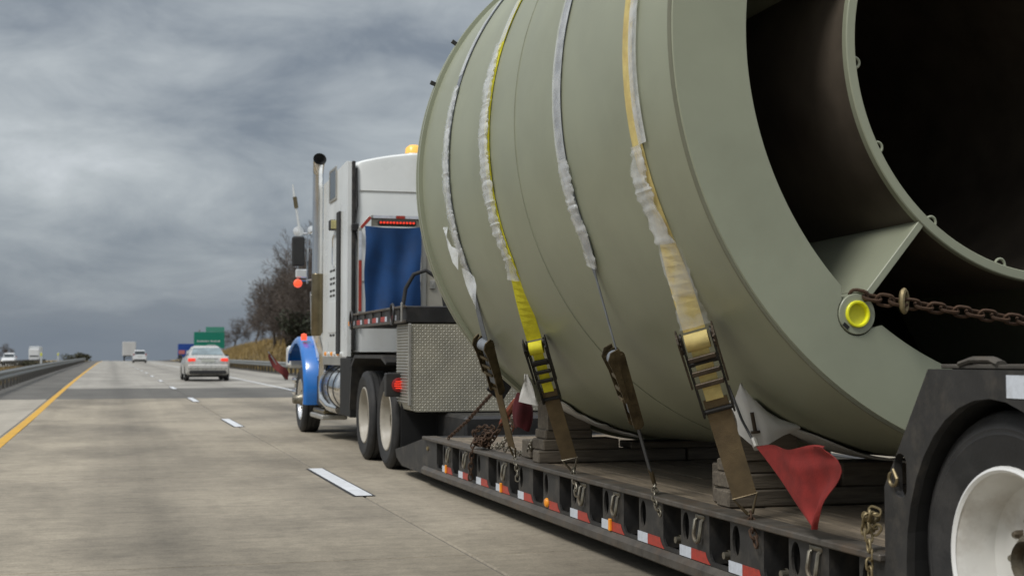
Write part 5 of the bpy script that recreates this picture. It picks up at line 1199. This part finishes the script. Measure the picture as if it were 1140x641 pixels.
# ------------------------------------------------------------------ cars
def loft(mb, secs, mi=0, cap=True):
    k = len(secs[0]); vs = [p for s in secs for p in s]
    fs = [(i * k + j, i * k + (j + 1) % k, (i + 1) * k + (j + 1) % k, (i + 1) * k + j) for i in range(len(secs) - 1) for j in range(k)]
    if cap: fs += [tuple(range(k))[::-1], tuple(range((len(secs) - 1) * k, len(secs) * k))]
    mb.add(vs, fs, mi, True)
small_t = tyre_mesh(0.325, 0.20, 0.215, 'wheel', False); small_r = rim_mesh(0.215, 0.20, 0.05, 'rim', alu, 0.05)
def car(label, cat, name, kind, paintm, loc, rz, group, scale=1.0, lit='rear'):
    """built with its tail at y=0 facing +y"""
    t = thing(name, label, cat, (0, 0, 0), group)
    W = 0.90
    if kind == 'sedan':
        L = 4.6
        body = [(0.0, .72, .42, .86, .70), (0.06, .82, .33, .98, .78), (0.25, .88, .25, 1.03, .84), (0.9, .90, .2, 1.03, .86), (1.6, .90, .2, .98, .86), (3.0, .90, .2, .96, .86), (3.9, .89, .22, .90, .82), (4.4, .82, .3, .78, .72), (4.6, .68, .4, .66, .6)]
        gh = [(0.62, .76, 1.00, 1.02, .70), (1.25, .76, 1.00, 1.38, .57), (1.7, .77, .98, 1.455, .56), (2.4, .78, .97, 1.44, .56), (3.0, .78, .95, 1.30, .60), (3.55, .76, .93, .96, .70)]
    else:
        L = 4.6
        body = [(0.0, .80, .42, 1.0, .76), (0.07, .88, .36, 1.04, .84), (0.3, .91, .3, 1.05, .88), (1.2, .92, .25, 1.05, .88), (3.0, .92, .25, 1.04, .88), (3.9, .91, .28, 1.0, .84), (4.45, .84, .35, .88, .76), (4.6, .72, .45, .75, .66)]
        gh = [(0.06, .80, 1.03, 1.06, .76), (0.32, .81, 1.03, 1.62, .64), (0.6, .82, 1.03, 1.71, .63), (2.0, .82, 1.03, 1.72, .63), (2.7, .81, 1.03, 1.60, .66), (3.3, .8, 1.02, 1.05, .72)]
    def sec(y, w, zb, zt, wt): 
        zm = lerp(zb, zt, 0.55)
        h = [(w * .86, zb), (w * .97, zb + 0.08), (w, zm), (w * 0.985, lerp(zm, zt, .55)), (wt, zt - 0.015), (wt * .7, zt)]
        return [(x, y, z) for x, z in h] + [(-x, y, z) for x, z in reversed(h)]
    mb = MB(); loft(mb, [sec(*b) for b in body]); bo = mb.build('body', paintm, t, angle=40)
    def gsec(y, w, zb, zt, wt):
        h = [(w, zb), (lerp(w, wt, .45), lerp(zb, zt, .5)), (wt, zt - 0.05 * min(1, (zt - zb) / 0.3)), (wt * .82, zt)]
        return [(x, y, z) for x, z in h] + [(-x, y, z) for x, z in reversed(h)]
    mb = MB(); loft(mb, [gsec(*b) for b in gh]); ro = mb.build('roof', paintm, t, angle=40)
    # glazing laid on the cabin: rear screen, windscreen, side windows
    def pane(nm, quad, m, off):
        q = MB(); c = [Vector(p) for p in quad]; n_ = (c[1] - c[0]).cross(c[3] - c[0]).normalized() * off
        rows = []
        for i in range(5): rows.append([c[0].lerp(c[1], j / 6).lerp(c[3].lerp(c[2], j / 6), i / 4) + n_ for j in range(7)])
        sheet(rows, 0.006).build(nm, m, t, angle=60)
    a0, a1 = gh[0], gh[1]
    def rear_pt(f, s):  # on the slope between the first two stations
        y = lerp(a0[0], a1[0], f); zt = lerp(a0[3], a1[3], f); w = lerp(a0[4], a1[4], f) * 0.93; return (s * w, y, zt)
    f0, f1 = (0.12, 0.92)
    ny = 0.02
    pane('rear_window', [rear_pt(f0, -1), rear_pt(f0, 1), rear_pt(f1, 1), rear_pt(f1, -1)], glass_pale if kind == 'sedan' else glass, 0.014)
    b0, b1 = gh[-1], gh[-2]
    def fr_pt(f, s): return (s * lerp(b0[4], b1[4], f) * 0.93, lerp(b0[0], b1[0], f), lerp(b0[3], b1[3], f))
    pane('windscreen', [fr_pt(.1, 1), fr_pt(.1, -1), fr_pt(.92, -1), fr_pt(.92, 1)], glass, 0.014)
    for s in (-1, 1):
        for (ya, yb) in ((gh[1][0] + 0.05, 2.05), (2.13, gh[-2][0] - 0.05)):
            def sp(y, f):
                for i in range(len(gh) - 1):
                    if gh[i][0] <= y <= gh[i + 1][0]:
                        q = (y - gh[i][0]) / (gh[i + 1][0] - gh[i][0]); g_ = [lerp(a, b, q) for a, b in zip(gh[i], gh[i + 1])]
                        zt = g_[3] - 0.07; return (s * lerp(g_[1], g_[4], f) * 1.0, y, lerp(g_[2], zt, f))
            q = [sp(ya, .12), sp(yb, .12), sp(yb, .95), sp(ya, .95)]
            if s > 0: q = [q[0], q[1], q[2], q[3]]
            else: q = [q[1], q[0], q[3], q[2]]
            pane('side_window', q, glass, 0.02)
        m = red_lamp if lit == 'rear' else red_off
        mb = MB()
        if kind == 'sedan': mb.box((s * .80 if s < 0 else .50, -0.02, .80), (s * .50 if s < 0 else .80, 0.10, .93), 0.03)
        else: mb.box((s * .86 if s < 0 else .72, -0.015, .95), (s * .72 if s < 0 else .86, 0.14, 1.25), 0.03)
        mb.build('tail_light', m, t)
        mb = MB(); mb.box((s * .80 if s < 0 else .52, L - 0.22, .60), (s * .52 if s < 0 else .80, L - 0.04, .74), 0.03); mb.build('headlight', head_lamp if lit == 'front' else chrome, t)
        mb = MB(); mb.box((s * 1.05 if s < 0 else .88, 3.0, .95), (s * .88 if s < 0 else 1.05, 3.12, 1.08), 0.03); mb.build('mirror', plastic if kind == 'sedan' else paintm, t)
    mb = MB(); mb.box((-.74, -0.03, .30), (.74, 0.12, .42), 0.03); mb.box((-.70, -0.005, .42), (.70, 0.1, .44)); mb.build('lower_bumper', plastic, t)
    mb = MB(); mb.box((-.80, -0.045, .50), (.80, 0.12, .68), 0.05); mb.build('bumper', paintm, t)
    mb = MB(); mb.box((-.26, -0.02, .78), (.26, 0.03, .90), 0.006); mb.build('licence_plate', mat_plate, t)
    mb = MB(); mb.box((-.40, -0.012, .925), (.40, 0.04, .945), 0.004); mb.build('boot_trim', chrome, t)
    mb = MB(); mb.box((-.8, 0.3, .17), (.8, L - 0.4, .3)); mb.build('underbody', plastic, t)
    for y_ in (0.95, 3.7):
        for s in (-1, 1): wheel(t, small_t, small_r, None, (s * 0.80, y_, 0.325), s)
    t.location = loc; t.rotation_euler = (0, 0, rz); t.scale = (scale,) * 3
    return t
mat_plate = mat('plate', (0.55, 0.56, 0.5), 0.5, var=0.1)
car('silver sedan with lit red tail lights in the right lane ahead of the truck', 'car', 'sedan', 'sedan', silver, (4.10, 61.0, road_z(63)), 0, 'cars on the highway', 1.06)
car('white sport utility vehicle seen from behind far up the right lane', 'car', 'sport_utility_car', 'suv', car_white, (3.95, 192, road_z(194)), 0, 'cars on the highway', 1.0, 'off')
c3 = car('white car with headlights on coming down the opposite carriageway', 'car', 'oncoming_car', 'suv', car_white, (-13.2, 205, opp_z(203)), PI, 'cars on the highway', 1.0, 'front')
# box trailer far ahead
bt = thing('box_truck', 'pale box trailer truck seen from behind near the crest', 'truck', (4.05, 300, road_z(300)), 'trucks far off')
z0 = road_z(300)
mb = MB(); mb.box((2.75, 300, z0 + 1.1), (5.35, 313, z0 + 4.0), 0.04); mb.build('cargo_box', trailer_white, bt)
for s in (-1, 1):
    mb = MB(); mb.box((4.05 + (0.02 if s > 0 else -1.24), 299.96, z0 + 1.2), (4.05 + (1.24 if s > 0 else -0.02), 299.998, z0 + 3.9), 0.01); mb.build('cargo_door', trailer_white, bt)
mb = MB(); mb.box((2.85, 299.9, z0 + 0.5), (5.25, 300.05, z0 + 0.65), 0.01); mb.box((2.9, 300.1, z0 + 0.9), (5.2, 312, z0 + 1.09)); mb.build('underride_bar', plastic, bt)
for y_ in (301.2, 302.5):
    for x in (2.9, 4.93): wheel(bt, dual_t, None, None, (x + 0.14, y_, z0 + TR), -1)
mb = MB(); mb.box((2.85, 314, z0 + 0.9), (5.25, 318, z0 + 3.6), 0.2); mb.build('cab', car_white, bt)
# oncoming truck on the other side
y_ = 345; ot = thing('oncoming_truck', 'white semi truck front coming over the rise across the median', 'truck', (-17.0, y_, opp_z(330)), 'trucks far off'); z0 = opp_z(330) - 0.2
mb = MB(); mb.box((-18.2, y_ + 3, z0 + 1.0), (-15.8, y_ + 15, z0 + 4.0), 0.05); mb.build('cargo_box', sign_white, ot)
mb = MB(); mb.box((-18.15, y_, z0 + 1.0), (-15.85, y_ + 2.6, z0 + 3.4), 0.15); mb.build('cab', car_white, ot)
mb = MB(); mb.box((-18.0, y_ - 0.02, z0 + 1.5), (-16.0, y_ + 0.1, z0 + 1.85), 0.03); mb.build('windscreen', glass, ot)
mb = MB(); mb.box((-18.1, y_ - 0.1, z0 + 0.45), (-15.9, y_ + 0.3, z0 + 0.95), 0.05); mb.build('bumper', car_white, ot)
for x in (-18.0, -16.2): wheel(ot, front_t, None, None, (x + 0.1, y_ + 1.0, z0 + TR), -1)

# ------------------------------------------------------------------ signs
sg = thing('exit_sign', 'large green highway sign with a white line of lettering and an exit tab', 'road sign', (11.3, 163, 0))
gz = road_z(163) - 0.30
XG = 11.05
mb = MB(); mb.plate(rrect(3.45, 1.85, 0.12, 4, XG, 2.45 + gz + 0.62), [], lambda u, v, w: (u, 163 + w, v), 0.05); pn_ = mb.build('panel', sign_green, sg)
mb = MB(); mb.plate(rrect(2.1, 0.56, 0.06, 3, XG + 0.65, 4.30 + gz), [], lambda u, v, w: (u, 163 + w, v), 0.05); mb.build('exit_tab', sign_pale, sg)
random.seed(3); mb = MB(); x = XG - 1.35
for wl_ in (9, 13):                                     # the lettering is too far off to read: letter-sized strokes
    for i in range(wl_ if wl_ == 9 else 7):
        h = 0.14 if (i % 3) else 0.2; mb.box((x, 162.985, gz + 2.86), (x + 0.10, 162.998, gz + 2.86 + h)); x += 0.155
    x += 0.12
mb.box((XG - 0.25, 162.985, gz + 2.46), (XG + 0.75, 162.998, gz + 2.54)); mb.build('lettering', sign_white, pn_)
for x in (XG - 1.1, XG + 1.1):
    mb = MB(); mb.box((x - 0.07, 163.06, gz - 0.4), (x + 0.07, 163.2, gz + 4.3), 0.01); mb.build('post', galv, sg)
bs = thing('service_sign', 'blue highway service sign with small logo squares', 'road sign', (9.9, 190, 0))
bz = road_z(190) - 0.55
mb = MB(); mb.plate(rrect(2.4, 2.0, 0.1, 3, 10.0, bz + 2.1), [], lambda u, v, w: (u, 190 + w, v), 0.05); pb = mb.build('panel', sign_blue, bs)
for (x, z, m, n_) in ((9.3, 2.0, sign_red, 'logo_board'), (10.3, 1.95, sign_white, 'logo_board')):
    mb = MB(); mb.box((x - 0.4, 189.97, bz + z - 0.25), (x + 0.4, 189.998, bz + z + 0.25)); mb.build(n_, m, pb)
for x in (9.3, 10.7):
    mb = MB(); mb.box((x - 0.06, 190.06, bz - 0.4), (x + 0.06, 190.18, bz + 3.0), 0.01); mb.build('post', galv, bs)

# ------------------------------------------------------------------ trees
def tree_meshes(seed, H, spread, levels=6, dens=1.0):
    rn = random.Random(seed); tb_, cb = MB(), MB()
    tv, tf = [], []; cv, cf = [], []
    def seg_(vs, fs, a, b, ra, rb_, n_):
        d = b - a
        if d.length < 1e-6: return
        u, v, _ = basis(d); o = len(vs)
        for (p, r) in ((a, ra), (b, rb_)):
            for j in range(n_): t_ = 2 * PI * j / n_; vs.append(tuple(p + u * (r * math.cos(t_)) + v * (r * math.sin(t_))))
        for j in range(n_): fs.append((o + j, o + (j + 1) % n_, o + n_ + (j + 1) % n_, o + n_ + j))
    def grow(p, d, L, r, lv):
        nseg = 3 if lv < 3 else 2; q = p
        for i in range(nseg):
            d = (d + Vector((rn.gauss(0, .16), rn.gauss(0, .16), rn.gauss(0.05, .12)))).normalized()
            e_ = q + d * (L / nseg); r2 = r * (1 - 0.16 * (i + 1) / nseg * 2)
            if lv <= 2: seg_(tv, tf, q, e_, r, r2, 6)
            else: seg_(cv, cf, q, e_, max(r, .014), max(r2, .011), 3)
            q = e_; r = r2
            if lv < levels and (i > 0 or lv > 0):
                for _ in range(1 if rn.random() < 0.35 * dens else 2):
                    a = rn.uniform(0, 2 * PI); u, v, _d = basis(d); sd_ = (d * rn.uniform(.55, .95) + (u * math.cos(a) + v * math.sin(a)) * rn.uniform(.55, .95) * spread).normalized()
                    grow(q, sd_, L * rn.uniform(.55, .78), r * rn.uniform(.45, .65), lv + 1)
        if lv < levels: grow(q, d, L * rn.uniform(.6, .8), r * .7, lv + 1)
    grow(Vector((0, 0, -0.3)), Vector((0, 0, 1)), H * 0.30, H * 0.022, 0)
    tb_.add(tv, tf, 0, True); cb.add(cv, cf, 0, False)
    return tb_.mesh('trunk', bark, fixn=False), cb.mesh('crown', twig, fixn=False)
kinds = [tree_meshes(11, 9.5, 0.95, 5), tree_meshes(23, 9.0, 1.1, 5), tree_meshes(5, 8.0, 0.9, 5)]
def tree(k, x, y, s, rz, label, group='bare trees on the right bank'):
    t = thing('bare_tree', label, 'tree', (0, 0, 0), group)
    for me, nm in zip(kinds[k], ('trunk', 'crown')):
        o = bpy.data.objects.new(nm, me); COL.objects.link(o); o.parent = t
    x += 0.7 if x > 0 else 0; t.location = (x, y, terr_z(x, y) - 0.1); t.rotation_euler = (0, 0, rz); t.scale = (s * 1.1, s * 1.1, s * 1.25)
spots = [(0, 12.9, 96, 0.80, 0.3, 'tall bare tree on the bank closest to the truck cab'), (1, 14.2, 106, 0.96, 1.9, 'bare tree with a wide twiggy crown in the middle of the right bank'),
         (2, 14.3, 118, 0.95, 4.0, 'bare tree at the outer left edge of the large clump'), (0, 17.0, 112, 1.0, 2.4, 'bare tree rising behind the exhaust stack'),
         (1, 13.6, 126, 0.80, 5.2, 'smaller bare tree low down at the left end of the clump'), (2, 16.4, 98, 0.98, 0.9, 'bare tree partly hidden by the truck mirror'),
         (1, 20.5, 110, 1.05, 3.3, 'tall bare tree hidden deep behind the truck cab'), (0, 19.5, 128, 0.95, 1.2, 'bare tree at the back of the right hand clump'),
         (2, 17.6, 140, 0.85, 2.2, 'bare tree behind the low left end of the clump'),
         (1, 15.2, 190, 0.60, 0.4, 'far brown bare tree just right of the green sign'), (0, 17.6, 184, 0.64, 2.9, 'far bare tree between the green sign and the big clump'), (2, 14.2, 205, 0.55, 4.4, 'far bare tree touching the edge of the green sign')]
spots += [(0, 15.4, 100, .9, 5.0, 'bare tree standing in the thick of the clump behind the red mirror light'), (1, 12.6, 104, .72, 2.7, 'slim bare tree at the front edge of the clump'), (2, 13.2, 112, .86, 0.5, 'bare tree with drooping twigs at the left of the clump'),
          (0, 15.6, 122, 1.0, 3.6, 'bare tree filling the middle of the clump'), (1, 18.2, 104, 1.0, 4.4, 'bare tree right against the truck cab'), (2, 18.8, 118, 1.05, 5.5, 'tall bare tree deep in the clump'), (0, 14.9, 134, .9, 1.7, 'bare tree farther back above the dry grass'), (1, 16.8, 150, .8, 0.9, 'bare tree between the far tree and the clump')]
for s in spots: tree(*s)
for i, (k, x, y, s_, r_, lb_) in enumerate(((0, 13.0, 100, .34, 1, 'low twiggy bush at the foot of the clump, nearest the truck'), (1, 13.6, 108, .36, 2, 'low twiggy bush under the middle of the clump'), (2, 13.7, 115, .36, 3, 'low twiggy bush left of the middle of the clump'), (0, 13.9, 124, .34, 4, 'low twiggy bush at the left foot of the clump'), (1, 14.6, 103, .42, 5, 'low twiggy bush just behind the nearest one'), (2, 15.2, 112, .44, 0, 'low twiggy bush deep behind the clump'), (0, 15.4, 119, .44, 2.5, 'low twiggy bush behind the left half of the clump'), (1, 14.8, 131, .4, 1.4, 'low twiggy bush at the far left of the clump'))):
    tree(k, x, y, s_, r_, lb_, 'twiggy bushes under the trees')
lsp = [(0, -19.5, 205, 0.62, 0.2, 'bare tree at the far left edge beyond the opposite road'), (1, -24.5, 200, 0.75, 2.2, 'taller bare tree at the left edge of the view beyond the median'), (2, -17.2, 262, 0.5, 1.2, 'small bare tree right of the white oncoming car'), (1, -28, 215, 0.8, 3.2, 'bare tree behind the oncoming white car')]
for s in lsp: tree(*s, 'bare trees beyond the opposite road')
# low dark shrubs and evergreens: leaf-sized faces round a few stems
def bush(name, label, x, y, w, h, n_, m, cat, group, seed):
    rn = random.Random(seed); t = thing(name, label, cat, (x, y, terr_z(x, y)), group); z = terr_z(x, y); mb = MB(); lob = [(rn.uniform(-.5, .5) * w, rn.uniform(-.3, .3) * w, rn.uniform(.25, .8) * h, rn.uniform(.25, .45)) for _ in range(7)]
    for i in range(n_):
        L_ = rn.choice(lob); a, b = rn.uniform(0, 2 * PI), math.acos(rn.uniform(-1, 1)); r = L_[3] * rn.random() ** 0.4
        c = Vector((x + L_[0] + w * r * math.sin(b) * math.cos(a), y + L_[1] + w * r * math.sin(b) * math.sin(a), z + max(0.05, L_[2] + h * r * math.cos(b) * 0.8)))
        u = Vector((rn.gauss(0, 1), rn.gauss(0, 1), rn.gauss(0, 1))).normalized(); v = u.cross(Vector((rn.gauss(0, 1), rn.gauss(0, 1), rn.gauss(0, 1)))).normalized(); s = rn.uniform(.06, .16) * (w ** .3)
        mb.add([c - u * s, c + v * s * .5, c + u * s, c - v * s * .5], [(0, 1, 2, 3)])
    mb.build('foliage', m, t, fixn=False)
    mb = MB()
    for L_ in lob: mb.tube([(x, y, z - 0.1), (x + L_[0] * .4, y + L_[1] * .4, z + L_[2] * .5), (x + L_[0], y + L_[1], z + L_[2])], [0.05, 0.035, 0.015], 5)
    mb.build('stem', bark, t)
bush('evergreen_shrub', 'dark evergreen shrub low on the bank behind the truck fender', 13.6, 97, 3.2, 3.2, 1800, evergreen, 'shrub', 'shrubs by the road', 1)
bush('evergreen_shrub', 'dark evergreen shrub on the bank below the tall bare trees', 16.2, 107, 3.5, 3.4, 1600, evergreen, 'shrub', 'shrubs by the road', 2)
bush('evergreen_shrub', 'dark brushy shrub at the right of the bank hidden behind the mirror', 15.0, 92, 3.0, 3.6, 1600, evergreen, 'shrub', 'shrubs by the road', 8)
bush('shrub', 'low shrub by the guardrail end left of the yellow line', -3.9, 225, 2.2, 1.5, 700, shrub_m, 'shrub', 'shrubs by the road', 3)
bush('shrub', 'second low shrub farther along the left guardrail', -5.2, 236, 3.0, 1.6, 700, shrub_m, 'shrub', 'shrubs by the road', 4)
bush('shrub', 'low brown shrub under the blue sign on the right verge', 10.2, 180, 2.4, 1.3, 600, shrub_m, 'shrub', 'shrubs by the road', 5)
bush('shrub', 'dark scrub on the median below the oncoming white truck', -8.6, 190, 4.5, 0.9, 700, shrub_m, 'shrub', 'shrubs by the road', 6)
# dry grass
gr = MB(); rn = random.Random(9)
def blades(n_, xr, yr, h):
    for i in range(n_):
        x = rn.uniform(*xr); y = rn.uniform(*yr); z = terr_z(x, y) - 0.02; a = rn.uniform(0, PI); w_ = rn.uniform(.02, .05); hh = h * rn.uniform(.5, 1.3); lx_, ly_ = rn.gauss(0, .25) * hh, rn.gauss(0, .25) * hh
        gr.add([(x - w_ * math.cos(a), y - w_ * math.sin(a), z), (x + w_ * math.cos(a), y + w_ * math.sin(a), z), (x + lx_, y + ly_, z + hh)], [(0, 1, 2)])
blades(14000, (10.0, 20), (78, 190), 0.55); blades(9000, (-11, -3.9), (40, 220), 0.32)
tag(gr.build('dry_grass', hay, fixn=False), 'dry tan grass on the bank and median', 'grass', kind='stuff')
# roadside delineators on the left
for i, (y, lb_) in enumerate(((92, 'pale delineator post by the left guardrail, nearer one'), (122, 'pale delineator post by the left guardrail, farther one'))):
    d_ = thing('delineator', lb_, 'post', (-4.1, y, terr_z(-4.1, y)), 'delineators'); z = terr_z(-4.1, y)
    mb = MB(); mb.box((-4.16, y - 0.02, z - 0.2), (-4.04, y + 0.02, z + 1.35), 0.01); mb.build('post', sign_white, d_)
    mb = MB(); mb.box((-4.15, y - 0.032, z + 1.1), (-4.05, y - 0.021, z + 1.3), 0.004); mb.build('reflector', yel_rim, d_)
